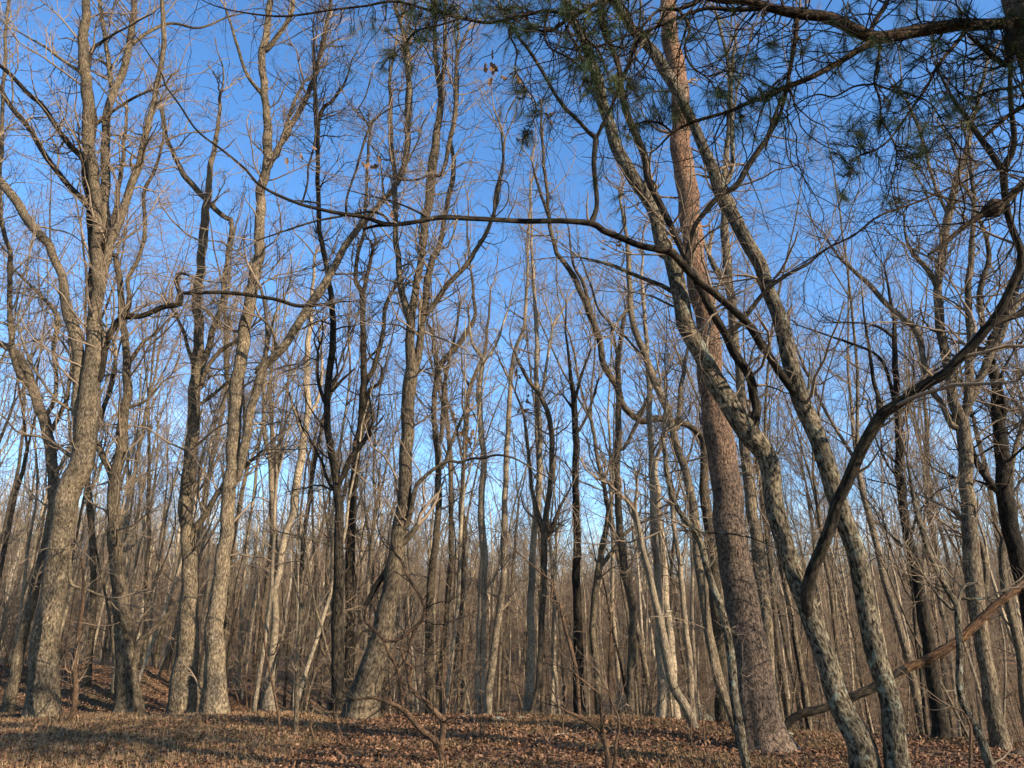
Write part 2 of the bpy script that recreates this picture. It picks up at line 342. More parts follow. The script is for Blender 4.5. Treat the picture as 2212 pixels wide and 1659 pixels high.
def make_litter():
    rs = np.random.RandomState(11); n = 150000
    y = 7.5 + 20*rs.rand(n)**1.1; x = (rs.rand(n)*2-1)*(y*0.78+1.5)
    n2 = 16000; y = np.concatenate([y, 24+16*rs.rand(n2)]); x = np.concatenate([x, -32+30*rs.rand(n2)]); n = n+n2
    z = H(x, y) + 0.02 + rs.rand(n)*0.035
    s = rs.uniform(0.018, 0.040, n); az = rs.rand(n)*6.28; tilt = rs.normal(0, 0.5, n); roll = rs.normal(0, 0.5, n)
    a = np.stack([np.cos(az)*np.cos(tilt), np.sin(az)*np.cos(tilt), np.sin(tilt)], -1)
    b = np.stack([-np.sin(az)*np.cos(roll), np.cos(az)*np.cos(roll), np.sin(roll)], -1)
    c = np.stack([x, y, z+np.abs(np.sin(tilt))*s*0.6], -1); S = s[:, None]; up = np.array([0, 0, 1.0])*S*rs.uniform(-0.1, 0.45, (n, 1))
    V = np.stack([c-a*S, c-a*S*.3+b*S*.55+up, c+a*S*.5+b*S*.5+up, c+a*S*1.1, c+a*S*.4-b*S*.5+up, c-a*S*.35-b*S*.5+up], 1).reshape(-1, 3)
    i = np.arange(n)[:, None]*6
    Fq = np.concatenate([i+np.array([[0, 1, 2, 3]]), i+np.array([[0, 3, 4, 5]])], 1).reshape(-1, 4)
    tone = np.repeat(np.clip(rs.normal(0.42, 0.22, n), 0, 1), 2)
    o = link('leaf_litter', mesh_np('leaf_litter', V, Fq, M['litter'], tone=tone, smooth=False))
    o['kind'] = 'stuff'; o['label'] = 'brown fallen leaves covering the forest floor'; o['category'] = 'fallen leaves'
    # dry grass
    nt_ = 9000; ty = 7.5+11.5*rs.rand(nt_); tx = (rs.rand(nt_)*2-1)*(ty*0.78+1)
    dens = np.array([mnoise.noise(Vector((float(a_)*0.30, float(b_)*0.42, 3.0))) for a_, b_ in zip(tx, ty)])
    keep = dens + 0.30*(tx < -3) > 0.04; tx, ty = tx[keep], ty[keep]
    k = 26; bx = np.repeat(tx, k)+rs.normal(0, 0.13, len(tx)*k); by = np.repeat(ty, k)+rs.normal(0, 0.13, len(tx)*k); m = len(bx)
    hgt = rs.uniform(0.05, 0.15, m); laz = rs.rand(m)*6.28; lean = rs.uniform(0.2, 1.3, m)
    d1 = np.stack([np.cos(laz)*np.sin(lean*.5), np.sin(laz)*np.sin(lean*.5), np.cos(lean*.5)], -1)*hgt[:, None]*.5
    d2 = np.stack([np.cos(laz)*np.sin(lean*1.2), np.sin(laz)*np.sin(lean*1.2), np.cos(lean*1.2)], -1)*hgt[:, None]*.5
    w = np.stack([-np.sin(laz), np.cos(laz), 0*laz], -1)*0.0035
    p0 = np.stack([bx, by, H(bx, by)-0.01], -1); p1 = p0+d1; p2 = p1+d2
    V = np.stack([p0-w, p0+w, p1+w*.8, p1-w*.8, p2+w*.2, p2-w*.2], 1).reshape(-1, 3); i = np.arange(m)[:, None]*6
    Fq = np.concatenate([i+np.array([[0, 1, 2, 3]]), i+np.array([[3, 2, 4, 5]])], 1).reshape(-1, 4)
    o = link('dry_grass', mesh_np('dry_grass', V, Fq, M['drygrass'], tone=np.repeat(np.clip(rs.rand(m)+.35*(bx < -3.5), 0, 1), 2), smooth=False))  # tan grass made paler at the left, a sunlit patch put into its tone
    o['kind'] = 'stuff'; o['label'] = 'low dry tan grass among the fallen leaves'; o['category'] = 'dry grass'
make_litter()

# ------------------------------------------------------------ traced trees
PXR = 0.5
def trace_points(pts, Y0, dy=0.0, seed=0):
    """survey points -> world points; the limb leaves the plane Y0 at dy metres per metre"""
    out = []; rad = []; Y = Y0; prev = None
    for (px, py, w) in pts:
        p, d = at(px, py, Y)
        if prev is not None:
            Y = Y + dy*float(np.hypot(p[0]-prev[0], p[2]-prev[2])); Y = max(Y, 2.5); p, d = at(px, py, Y)
        out.append(p); rad.append(max(w*PXR*d/F, 0.0025)); prev = p
    return np.array(out), np.array(rad)

def build_tree(kind, label, Y, trunk, limbs=(), mat='grey', twig='twig', base_drop=True, seed=1, dens=1.0,
               flare=0.35, cat='tree', low=3.5, sides=16, group=None, tmat=None, leaves=(), tl=1.0, extend=None, levels=3, trunk_dy=0.0, bare_top=False):
    rs = np.random.RandomState(seed)
    if Y is None: Y = ground_Y(trunk[0][0], trunk[0][1])
    P, R = trace_points(trunk, Y, trunk_dy)
    hb = float(H(P[0][0], P[0][1]))
    if base_drop:
        if P[0][2] > hb - 0.05:
            dv = P[0]-P[1]; s = (P[0][2]-(hb-0.15))/max(1e-3, abs(dv[2])) ; q = P[0] + np.array([dv[0]*min(s, 3)*0.5, 0, -(P[0][2]-(hb-0.15))])
            P = np.vstack([q, P]); R = np.concatenate([[R[0]*1.04], R])
        else:
            P[0][2] = min(P[0][2], hb-0.1)
    org = np.array([P[0][0], P[0][1], hb])
    if extend:
        for (dx, dyy, dz, rr) in extend: P = np.vstack([P, P[-1]+np.array([dx, dyy, dz])]); R = np.append(R, rr)
    root = empty(kind, tuple(org), label, cat, group)
    Ps, Rs = resample(P, R, max(0.10, R.mean()*0.8))
    g = Geo(); Pw = big_tube(g, Ps-org, Rs, sides, rough=0.045, flare=flare, seed=seed, wig=0.22)
    link('trunk', g.mesh('trunk', M[mat]), root)
    allP = [(Pw+org, Rs, True)]
    for i, lim in enumerate(limbs):
        dy = None; lm = mat; pts = lim; br = True
        if isinstance(lim, dict): pts = lim['p']; dy = lim.get('dy'); lm = lim.get('m', mat); br = lim.get('twigs', True)
        if dy is None: dy = rs.uniform(-0.22, 0.25)
        # start on the nearest spot of what is already there
        a, ry, rz = ray(pts[0][0], pts[0][1]); best = None
        for (Q, RQ, _) in allP:
            dd = Q[:, 1]/ry; ex = np.hypot(Q[:, 0]-a*dd, Q[:, 2]-(CAM_Z+rz*dd)); j = int(ex.argmin())
            if best is None or ex[j] < best[0]: best = (ex[j], Q[j], RQ[j])
        LP, LR = trace_points(pts, best[1][1], dy)
        if best[0] > best[2]*0.5 and best[0] < 0.8:
            LP = np.vstack([best[1], LP]); LR = np.concatenate([[LR[0]], LR])
        Ps, Rs = resample(LP, LR, max(0.06, LR.mean()*1.5)); g = Geo()
        n = 14 if LR.mean()*F/Y > 8 else (8 if LR.mean()*F/Y > 3 else 6)
        Pw = big_tube(g, Ps-org, Rs, n, rough=0.04, seed=seed*31+i, wig=0.30)
        lo_ = link('limb', g.mesh('limb', M[lm]), root)
        allP.append((Pw+org, Rs, br))
    # fine branches
    g = Geo(); SS = []; DD = []; LL = []; RR_ = []
    for qi, (Q, RQ, br) in enumerate(allP):
        if not br: continue
        seg = np.linalg.norm(np.diff(Q, axis=0), axis=1); Lq = seg.sum(); n = rs.poisson(Lq*3.4*dens)
        if n == 0: continue
        s = np.sort(rs.rand(n))*(len(Q)-1.01); k = s.astype(int); f = (s-k)[:, None]
        S = Q[k]*(1-f)+Q[k+1]*f; hgt = S[:, 2]-hb; r = RQ[k]
        keep = rs.rand(n) < np.where(hgt > low, 1.0, 0.10) * np.where(r > 0.09, 0.35, 1.0)
        S, k, r = S[keep], k[keep], r[keep]; n = len(S)
        if n == 0: continue
        T = unit(Q[k+1]-Q[k]); q = unit(np.cross(T, unit(rs.normal(0, 1, (n, 3))))); a_ = np.radians(rs.uniform(35, 85, n))[:, None]
        SS.append(S); DD.append(T*np.cos(a_)+q*np.sin(a_)+np.array([0, 0, .15]))
        LL.append(tl*np.clip(rs.gamma(3, 0.44, n), 0.3, 3.4)*np.clip(0.55+r*6, 0.5, 1.3)); RR_.append(np.clip(r*rs.uniform(0.18, 0.45, n), 0.005, 0.030))
        # leader twigs off each tip
        if not bare_top:
            m = 3; T = unit(Q[-1]-Q[-2]); SS.append(np.repeat(Q[-1:], m, 0)); DD.append(T+rs.normal(0, .25, (m, 3)))
            LL.append(rs.uniform(0.9, 2.2, m)*tl); RR_.append(np.full(m, max(0.004, RQ[-1]*0.8)))
    if SS:
        twigs(g, np.concatenate(SS)-org, np.concatenate(DD), np.concatenate(LL), np.concatenate(RR_), rs, minr=0.0020+0.00006*Y, levels=levels)
        link('twigs', g.mesh('twigs', M[twig]), root)
    for (lx, ly, size, num) in leaves:
        # withered leaves that still hang on
        c = None; a, ry, rz = ray(lx, ly)
        for (Q, RQ, _) in allP:
            dd = Q[:, 1]/ry; ex = np.hypot(Q[:, 0]-a*dd, Q[:, 2]-(CAM_Z+rz*dd)); j = int(ex.argmin())
            if c is None or ex[j] < c[0]: c = (ex[j], Q[j][1], Q[j])
        p, d = at(lx, ly, c[1]); s = 1.1*size*d/F
        vs = []; fs = []
        for q in range(num):
            o_ = p + rs.normal(0, s*0.45, 3); a_ = unit(rs.normal(0, 1, 3)+np.array([0, 0, -1.2])); b_ = unit(np.cross(a_, rs.normal(0, 1, 3))); n_ = np.cross(a_, b_)
            k = len(vs); L_ = s*0.7
            for (u, v, w) in ((0, 0, 0), (.25, .22, .1), (.45, .12, .02), (.65, .3, .14), (1, 0, .1), (.65, -.3, .14), (.45, -.12, .02), (.25, -.22, .1)):
                vs.append(o_+a_*u*L_+b_*v*L_+n_*w*L_)
            fs += [(k, k+1, k+2, k+6), (k, k+6, k+7, k), (k+2, k+3, k+4, k+6), (k+6, k+4, k+5, k+6)]
        me = bpy.data.meshes.new('dead_leaves')
        me.from_pydata([tuple(v-org) for v in vs], [], [tuple(dict.fromkeys(f_)) for f_ in fs]); me.materials.append(M['hang']); me.update()
        link('dead_leaves', me, root)
        gg = Geo(); cc = c[2]; PP, RRR = resample([cc, (cc+p)/2+np.array([0, 0, .05*c[0]]), p], [0.006, 0.004, 0.003], 0.05)
        batch_tubes(gg, (PP-org)[None], RRR[None], 4); link('twig', gg.mesh('twig', M['twigd']), root)
    return root

# ---- the big trees at the left
build_tree('oak_tree', 'big grey many-forked tree near the left edge with a pale scaly trunk', None,
  t(0,2,(262,1345,205),(275,1150,168),(290,950,158),(325,650,152),(355,400,150),(400,150,145))+t(0,1,(460,1500,148),(520,1350,142),(555,1150,140),(580,950,128),(600,700,115),(612,500,105),(625,350,80),(655,150,72),(670,0,72))
  +t(0,0,(685,1500,66),(682,1300,60),(680,1100,56),(685,880,52),(730,600,46),(800,450,44),(858,200,40),(862,0,34),(870,-300,26),(860,-700,16)),
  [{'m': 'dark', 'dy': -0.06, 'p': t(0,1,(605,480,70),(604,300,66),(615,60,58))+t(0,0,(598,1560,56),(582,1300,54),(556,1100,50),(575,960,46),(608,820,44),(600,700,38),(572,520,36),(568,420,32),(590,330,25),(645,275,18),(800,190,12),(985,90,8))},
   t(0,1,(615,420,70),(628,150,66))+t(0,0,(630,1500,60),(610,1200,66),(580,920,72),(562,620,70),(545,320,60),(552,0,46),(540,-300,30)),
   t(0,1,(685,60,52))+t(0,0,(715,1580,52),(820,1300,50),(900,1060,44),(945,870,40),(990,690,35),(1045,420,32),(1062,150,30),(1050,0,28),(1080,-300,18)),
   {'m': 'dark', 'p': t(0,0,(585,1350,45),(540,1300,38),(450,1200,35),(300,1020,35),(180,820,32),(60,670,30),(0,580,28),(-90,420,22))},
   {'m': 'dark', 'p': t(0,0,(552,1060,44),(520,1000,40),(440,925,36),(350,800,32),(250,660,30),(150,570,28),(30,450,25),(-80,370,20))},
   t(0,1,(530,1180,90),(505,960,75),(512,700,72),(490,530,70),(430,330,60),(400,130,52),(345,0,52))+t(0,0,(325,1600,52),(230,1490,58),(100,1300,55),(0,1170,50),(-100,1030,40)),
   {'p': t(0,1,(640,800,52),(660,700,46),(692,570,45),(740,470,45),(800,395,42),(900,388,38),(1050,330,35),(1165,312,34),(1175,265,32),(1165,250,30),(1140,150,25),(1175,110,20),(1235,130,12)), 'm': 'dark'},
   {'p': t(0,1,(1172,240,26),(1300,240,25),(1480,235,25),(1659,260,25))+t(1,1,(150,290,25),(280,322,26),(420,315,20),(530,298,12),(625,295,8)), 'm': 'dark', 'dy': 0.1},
   t(0,0,(622,800,26),(650,780,22),(770,690,18),(900,620,16),(1070,548,12)),
   t(0,0,(545,470,26),(520,465,24),(400,385,20),(300,310,16),(120,205,10)),
   t(0,0,(850,290,26),(930,230,22),(1050,165,20),(1150,155,18),(1290,180,14),(1450,120,12),(1600,80,8)),
   t(0,0,(720,560,26),(705,440,28),(650,390,14)), t(0,0,(720,520,30),(690,300,28),(660,130,26),(650,0,22),(640,-200,14)),
   t(0,1,(495,1010,24),(400,960,18),(300,850,16),(180,650,14),(120,420,12),(150,250,10),(190,0,9)),
   t(0,2,(450,200,26),(460,450,22),(560,500,16),(700,560,12)),
   t(0,1,(470,1300,26),(360,1220,22),(250,1170,18),(130,1150,14),(20,1040,10))],
  mat='grey', seed=11, sides=32, flare=0.25, dens=1.3)
build_tree('maple_tree', 'curved dark-limbed tree bending in at the far left edge behind the big grey tree', 20.5,
  t(0,2,(70,1180,75),(150,800,64),(235,450,62),(330,100,66))+t(0,1,(345,1480,66),(330,1250,66),(290,1080,66),(238,950,60),(198,800,54),(130,660,50),(40,590,42),(-80,520,34),(-200,300,22)),
  [t(0,1,(215,880,34),(100,700,36),(60,300,32),(70,0,30))+t(0,0,(20,1500,28),(0,1300,26),(10,900,24),(40,200,20),(60,0,18)),
   t(0,1,(285,1060,30),(360,900,26),(350,600,30),(380,430,34),(330,330,26),(180,170,18),(90,90,12)),
   t(0,1,(320,1150,30),(400,1000,28),(440,900,26),(470,700,24))], mat='grey', seed=12, dens=1.3)
build_tree('oak_tree', 'leaning grey trunk with bright flaking bark patches and dark upper half', 18.5,
  t(0,2,(830,1310,170),(822,1050,130),(805,850,112),(790,600,100),(752,350,84),(740,100,80))+t(0,1,(742,1500,76),(780,1250,66),(800,1050,60),(828,850,56),(812,600,46),(795,420,42),(780,200,38),(745,0,34))+t(0,0,(700,1640,32),(740,1400,30),(800,1000,24),(820,700,18)),
  [t(0,1,(828,700,30),(930,560,24),(1000,510,18),(1100,400,12)), t(0,1,(800,420,34),(840,280,30),(830,150,28),(900,0,26))+t(0,0,(940,1500,26),(935,1250,24),(1000,1100,20),(1060,900,16),(1040,700,14)),
   t(0,2,(870,1000,50),(900,860,45),(990,760,34),(1110,640,26)), t(0,1,(742,1480,40),(660,1280,44),(600,1150,38),(650,1050,30),(720,850,26),(750,650,22)),
   t(0,1,(825,985,22),(940,940,18),(1060,810,12))],
  mat='brown', seed=13, sides=24, dens=1.2)
build_tree('hickory_tree', 'pair-stemmed pale trunk just left of the tall speckled straight tree', 20.0,
  t(0,2,(1185,1290,175),(1200,1000,150),(1228,650,110),(1232,350,96),(1205,100,86))+t(0,1,(1212,1500,76),(1240,1200,76),(1262,950,72),(1275,700,72),(1290,500,60),(1280,250,62),(1300,50,52))+t(0,0,(1320,1550,58),(1350,1200,40),(1400,900,28),(1430,600,18)),
  [t(0,1,(1290,740,46),(1345,620,44),(1385,480,42),(1435,300,36),(1470,60,32))+t(0,0,(1500,1450,28),(1440,1400,34),(1330,1280,38),(1210,1160,38),(1150,1060,30),(1080,870,24),(1050,700,18)),
   t(0,1,(1250,700,24),(1190,500,22),(1150,400,18)), t(0,1,(1260,980,26),(1340,930,24),(1500,790,20),(1560,650,12)), t(0,1,(1300,850,34),(1360,700,30),(1450,600,26),(1540,540,22),(1640,450,14)),
   t(0,2,(1205,330,50),(1250,150,48),(1330,20,40))+t(0,1,(1440,1500,34),(1560,1380,26),(1659,1300,18))],
  mat='grey', seed=14, sides=24, dens=1.2)
build_tree('oak_tree', 'tall straight speckled trunk left of the very bright split-based trunk', 18.3,
  t(0,2,(1392,1310,180),(1388,1150,135),(1388,1000,126),(1402,700,112),(1432,400,98),(1470,100,86))+t(0,1,(1492,1500,86),(1512,1200,86),(1532,900,80),(1560,650,80),(1600,420,76),(1640,200,72))+t(1,0,(15,1640,66),(32,1400,62),(28,1250,58),(60,1120,56),(82,900,60),(62,700,46),(42,350,46),(72,180,42),(92,0,38),(110,-300,26),(90,-600,16)),
  [t(1,0,(25,1200,42),(130,980,38),(230,820,36),(330,620,32),(380,480,28),(440,260,24),(490,0,20),(540,-250,14)), t(1,0,(165,905,26),(210,780,24),(250,660,22),(310,530,16)),
   t(1,0,(60,330,34),(130,250,32),(220,100,28),(240,0,24),(260,-250,14)), t(1,0,(45,620,26),(-60,480,22),(-140,230,18),(-200,50,12)),
   {'p': t(0,1,(1545,1450,40),(1575,1280,60),(1620,1020,58))+t(1,1,(15,850,58),(45,720,52),(150,620,56),(265,455,58),(400,250,58),(500,80,48))+t(1,0,(600,1560,44),(710,1430,40),(820,1300,36),(905,1190,34),(975,1000,40),(992,650,38),(980,380,34),(955,200,28),(900,50,22),(880,-200,14)), 'm': 'grey'},
   t(1,1,(0,750,30),(60,640,30),(70,400,24),(30,200,20)), t(1,1,(130,640,24),(110,480,20),(30,400,16))],
  mat='grey', seed=15, sides=28, dens=1.2)
build_tree('birch_tree', 'very bright pale split-based trunk lit by the sun behind the thin brown sapling', 23,
  t(1,2,(75,1300,100),(92,1050,62),(122,750,46),(120,400,44),(118,150,40))+t(1,1,(105,1500,36),(90,1330,32),(55,1100,28),(60,700,22),(120,400,18),(190,250,12)),
  [t(1,2,(125,500,40),(180,200,42),(235,20,44))+t(1,1,(255,1520,54),(298,1280,50),(330,1050,42),(332,720,40),(345,480,34),(370,200,22),(380,0,16)), t(1,1,(330,1050,26),(400,930,22),(430,700,18),(410,500,12)), t(1,1,(310,1180,26),(250,1000,22),(210,880,14),(140,840,8))],
  mat='pale', seed=16, dens=1.2)
# ---- centre
build_tree('walnut_tree', 'dark slim trunk with a V fork, standing left of the fat leaning trunk', 18.8,
  t(1,2,(528,1290,112),(530,1150,84),(532,1000,80),(527,700,74),(532,450,72),(540,200,62),(540,0,56))+t(1,1,(530,1560,55),(518,1440,52),(482,1250,46),(462,1000,44),(462,870,46),(490,640,44),(505,450,40),(482,250,36),(455,50,34))+t(1,0,(432,1600,32),(405,1400,30),(402,1150,28),(400,850,26),(385,600,22),(375,300,15)),
  [t(1,1,(535,1470,40),(562,1425,36),(620,1310,42),(700,1200,34)), t(1,0,(395,820,22),(440,700,24),(500,650,20),(580,520,14),(610,430,8)), t(1,0,(385,540,20),(400,420,20),(440,200,16),(480,60,12)),
   t(1,1,(500,870,22),(560,800,18),(640,730,12)), t(1,1,(445,950,26),(405,820,22),(400,620,16)), t(1,1,(495,1500,22),(450,1420,20),(430,1330,16),(360,1210,10)), t(1,1,(460,170,26),(540,40,24))+t(1,0,(600,1560,22),(680,1430,16))],
  mat='dark', seed=21, sides=20, twig='twigd', dens=1.1, leaves=[(553+560/3, 690/3, 24, 3), (553+470/3, 675/3, 22, 3)])
build_tree('walnut_tree', 'dark trunk with a crooked black limb, just right of the V-forked dark tree', 24,
  t(1,2,(600,1230,78),(605,900,60),(612,600,60),(607,300,60),(620,50,60))+t(1,1,(632,1500,52),(652,1250,56),(685,1100,54),(692,900,46),(700,650,42),(690,400,36),(688,250,38),(650,150,28),(655,0,24))+t(1,0,(700,1500,22),(715,1200,20),(740,800,16)),
  [t(1,1,(690,260,30),(730,100,26),(760,-60,22)), t(1,1,(712,1120,28),(722,980,28),(738,870,26),(798,822,20),(810,720,14),(740,650,10),(712,560,8)), t(1,1,(700,850,34),(770,700,34),(820,500,28),(850,300,26),(900,200,18)),
   t(1,1,(700,700,18),(790,600,16),(830,520,10))], mat='dark', seed=22, twig='twigd')
build_tree('oak_tree', 'fat leaning trunk left of centre, dark and furrowed at the foot', None,
  t(1,2,(672,1352,250),(722,1150,182),(772,950,152),(820,750,132),(862,550,112),(892,400,110),(922,200,92),(942,0,90))+t(1,1,(958,1550,90),(972,1350,86),(985,1100,86),(988,900,86),(1000,780,88),(1002,600,60),(1005,480,58),(1012,350,56),(1042,180,46),(1068,0,42))+t(1,0,(1082,1600,44),(1108,1400,50),(1130,1200,62),(1152,1000,62),(1186,800,42),(1196,600,46),(1168,400,30),(1162,200,26),(1160,0,20),(1170,-300,14)),
  [t(1,1,(1005,800,66),(1048,640,52),(1070,450,46),(1098,350,52),(1112,150,46),(1150,0,40))+t(1,0,(1180,1600,36),(1228,1400,30),(1262,1220,36),(1280,1050,28),(1262,900,22),(1300,700,22),(1300,300,16)),
   {'p': t(1,1,(1092,390,36),(1160,310,36),(1232,205,36),(1330,90,34),(1400,5,32))+t(1,0,(1410,1640,30),(1500,1490,28),(1565,1300,20),(1592,1100,18),(1612,900,12)), 'dy': -0.2},
   t(1,1,(1000,400,48),(962,300,44),(932,120,40),(918,0,38))+t(1,0,(905,1600,38),(905,1400,36),(900,1180,36),(885,1000,30),(872,720,26),(870,520,22),(900,300,16)),
   t(1,0,(905,1200,34),(960,1100,32),(985,900,30),(975,700,28),(995,500,28),(980,300,24),(940,150,18)),
   t(1,0,(1190,620,26),(1212,500,30),(1225,250,28),(1228,0,24),(1240,-300,14)), t(1,0,(1200,1130,24),(1260,900,32),(1290,750,32),(1300,400,22),(1370,200,16)),
   {'p': t(1,2,(905,300,60),(935,140,46),(985,60,40))+t(1,1,(1030,1510,30),(1085,1440,26),(1170,1370,22),(1260,1330,20),(1310,1338,19),(1400,1312,17),(1480,1310,16),(1560,1288,14),(1659,1306,12))+t(2,1,(120,1370,11),(250,1450,9),(340,1560,6)), 'm': 'brown', 'dy': -0.12},
   {'p': t(1,2,(895,280,40),(850,380,38),(795,460,42),(745,540,34),(700,610,16)), 'm': 'dark'}, t(1,2,(930,230,40),(990,160,40),(1050,80,34)),
   t(1,1,(975,480,12),(930,450,10),(830,440,8)), t(1,0,(1150,1110,16),(1060,1160,14),(950,1165,12),(800,1130,8))],
  mat='brown', seed=23, sides=32, flare=0.15, dens=1.3, leaves=[(553+745/3, 1075/3, 30, 5), (553+690/3, 1030/3, 20, 3), (553+885/3, 1390/3, 20, 3)])
build_tree('cherry_tree', 'dark forked tree with V-shaped limbs right of the fat leaning trunk', 26,
  t(1,2,(1130,1200,70),(1122,700,56),(1150,300,46),(1178,50,42))+t(1,1,(1186,1600,42),(1180,1400,40),(1170,1200,38),(1152,1000,34),(1172,780,32),(1230,665,38),(1330,550,34),(1400,430,28),(1422,360,24),(1405,200,18),(1385,50,14))+t(1,0,(1370,1500,12),(1375,1300,8)),
  [t(1,1,(1172,770,28),(1156,600,26),(1140,490,20),(1100,430,10)), t(1,1,(1195,1200,30),(1215,950,30),(1240,720,26),(1290,520,20),(1320,350,14)), t(1,1,(1210,1370,22),(1270,1200,24),(1350,1020,18)), t(1,1,(1165,780,14),(1070,740,10))],
  mat='brown', seed=24)
build_tree('cherry_tree', 'dark slender trunk with small withered leaves near its fork, centre left', 29,
  t(1,2,(1310,1290,60),(1310,900,52),(1332,600,42),(1338,300,38),(1335,120,36))+t(1,1,(1330,1600,32),(1352,1300,28),(1370,1000,28),(1390,850,30),(1450,700,26),(1490,580,22),(1502,450,18),(1520,220,10)),
  [t(1,1,(1385,850,18),(1342,750,14),(1330,600,10)), t(1,1,(1340,1320,20),(1280,1050,18),(1200,820,12))], mat='brown', seed=25,
  leaves=[(553+1400/3, 553+1140/3, 26, 8), (553+1410/3, 553+1200/3, 18, 6)])
build_tree('poplar_tree', 'straight pale trunk standing above the low grey rock at the crest', 24,
  t(1,2,(1462,1330,72),(1452,1000,66),(1466,600,62),(1474,300,52),(1460,0,44))+t(1,1,(1460,1600,42),(1474,1300,40),(1450,1000,36),(1450,800,32),(1472,680,26),(1400,560,20),(1380,440,14)), [t(1,1,(1472,700,20),(1560,560,16),(1640,330,10))], mat='pale', seed=26)
build_tree('poplar_tree', 'two-tone pale trunk with a curved shadow patch low down, right of the straight pale one', 25,
  t(1,2,(1500,1290,62),(1520,1050,52),(1562,750,46),(1600,450,42),(1610,50,40))+t(1,1,(1610,1600,38),(1625,1300,36),(1638,1000,32),(1655,780,28))+t(2,1,(20,600,26),(80,450,24),(98,150,20))+t(2,0,(110,1500,16),(120,1200,12)), [t(1,1,(1640,800,16),(1590,700,14),(1570,650,10))], mat='pale', seed=27)
build_tree('poplar_tree', 'pale slim trunk touching its darker crooked neighbour, centre of the photo', 23,
  t(2,2,(100,1310,62),(128,900,52),(120,600,46),(142,200,44))+t(2,1,(168,1600,40),(182,1200,36),(162,900,32),(160,600,28),(150,300,24),(128,0,20))+t(2,0,(130,1500,14),(120,1200,8)), [t(2,1,(190,900,22),(230,680,20),(265,460,18),(330,350,12),(390,240,8)), t(2,1,(265,460,12),(220,320,8))], mat='pale', seed=28)
build_tree('cherry_tree', 'dark crooked trunk bowed at the foot and hung with tiny withered leaves', 22,
  t(2,2,(112,1320,30),(170,1100,38),(192,750,36),(208,400,40),(214,120,48))+t(2,1,(232,1600,38),(262,1300,36),(242,1060,34),(190,920,32),(120,820,28),(52,700,20),(12,610,12)), [t(2,2,(205,130,40),(170,20,36))+t(2,1,(140,1560,26),(110,1350,22),(80,1050,18),(20,880,12)), t(2,2,(240,150,30),(290,30,26))+t(2,1,(330,1600,16),(380,1500,12))], mat='brown', seed=29, leaves=[(1106+95/3, 553+1010/3, 18, 8), (1106+40/3, 553+740/3, 16, 7), (1106+90/3, 553+940/3, 16, 6)])
# ---- between the centre and the pine
build_tree('hickory_tree', 'dark straight trunk with a lit forked top, halfway between centre and the pine', 22,
  t(2,2,(442,1330,78),(432,1000,66),(425,700,58),(420,400,52),(418,50,48))+t(2,1,(415,1600,46),(412,1250,44),(408,1000,40),(398,900,36),(370,700,20),(352,500,14),(350,300,9)), [t(2,1,(412,920,20),(450,780,18),(512,600,12)), t(2,1,(420,1150,20),(480,1050,18),(560,800,12)), t(2,1,(400,1000,18),(330,900,12))], mat='dark', seed=31)
build_tree('maple_tree', 'rough pale trunk leaning slightly right of the dark straight one', 24,
  t(2,2,(562,1330,52),(548,1000,46),(520,700,42),(560,400,46),(592,200,40),(620,0,32))+t(2,1,(610,1600,28),(600,1450,22)), [t(2,2,(575,350,30),(660,240,28),(740,130,24),(860,60,14))], mat='grey', seed=32)
build_tree('hickory_tree', 'half shaded trunk, dark to the left and lit to the right, below the arching limb', 20.5,
  t(2,2,(762,1335,68),(776,1000,56),(782,700,52),(752,450,50),(712,250,50),(690,0,46))+t(2,1,(685,1500,44),(686,1200,42),(690,1000,40),(692,800,38),(690,650,34),(715,450,26),(735,360,16)), [t(2,1,(720,1250,26),(800,1100,24),(870,960,18),(900,850,10)), t(2,1,(692,700,16),(640,450,18),(560,350,14),(500,150,12),(440,0,10))], mat='brown', seed=33)
build_tree('poplar_tree', 'smooth pale upright trunk with banded shadows, first tall one left of the pine', 19.5,
  t(2,2,(970,1330,68),(970,1000,60),(952,700,54),(942,400,50),(922,100,46))+t(2,1,(908,1500,40),(902,1200,40),(890,1000,38),(882,700,32),(862,420,26),(842,200,20),(850,0,14)), [t(2,2,(945,650,26),(890,450,26),(840,280,34),(800,60,28)), t(2,1,(895,900,16),(950,700,12))], mat='pale', seed=34)
build_tree('oak_tree', 'trunk close behind the pine whose long limb arches up to the left', 22,
  t(2,2,(1370,1340,92),(1355,1000,84),(1332,700,82),(1300,300,72),(1270,30,66))+t(2,1,(1252,1600,64),(1240,1400,54),(1238,1180,46),(1120,1090,42),(1010,1060,42),(930,1050,46),(850,1070,46),(790,1050,42),(722,960,42),(680,840,42),(600,720,42),(560,530,42),(510,370,42),(440,230,38),(390,110,36),(300,0,30))+t(2,0,(285,1600,28),(240,1450,26),(230,1250,22),(200,1000,20),(190,700,14)),
  [t(2,0,(235,1400,22),(170,1200,18),(130,1050,12)), t(2,1,(520,390,28),(470,200,24),(400,60,18))+t(2,0,(370,1500,10),(350,1400,8)), t(2,1,(800,1050,24),(860,960,22),(900,860,18))], mat='brown', seed=35, dens=1.2)
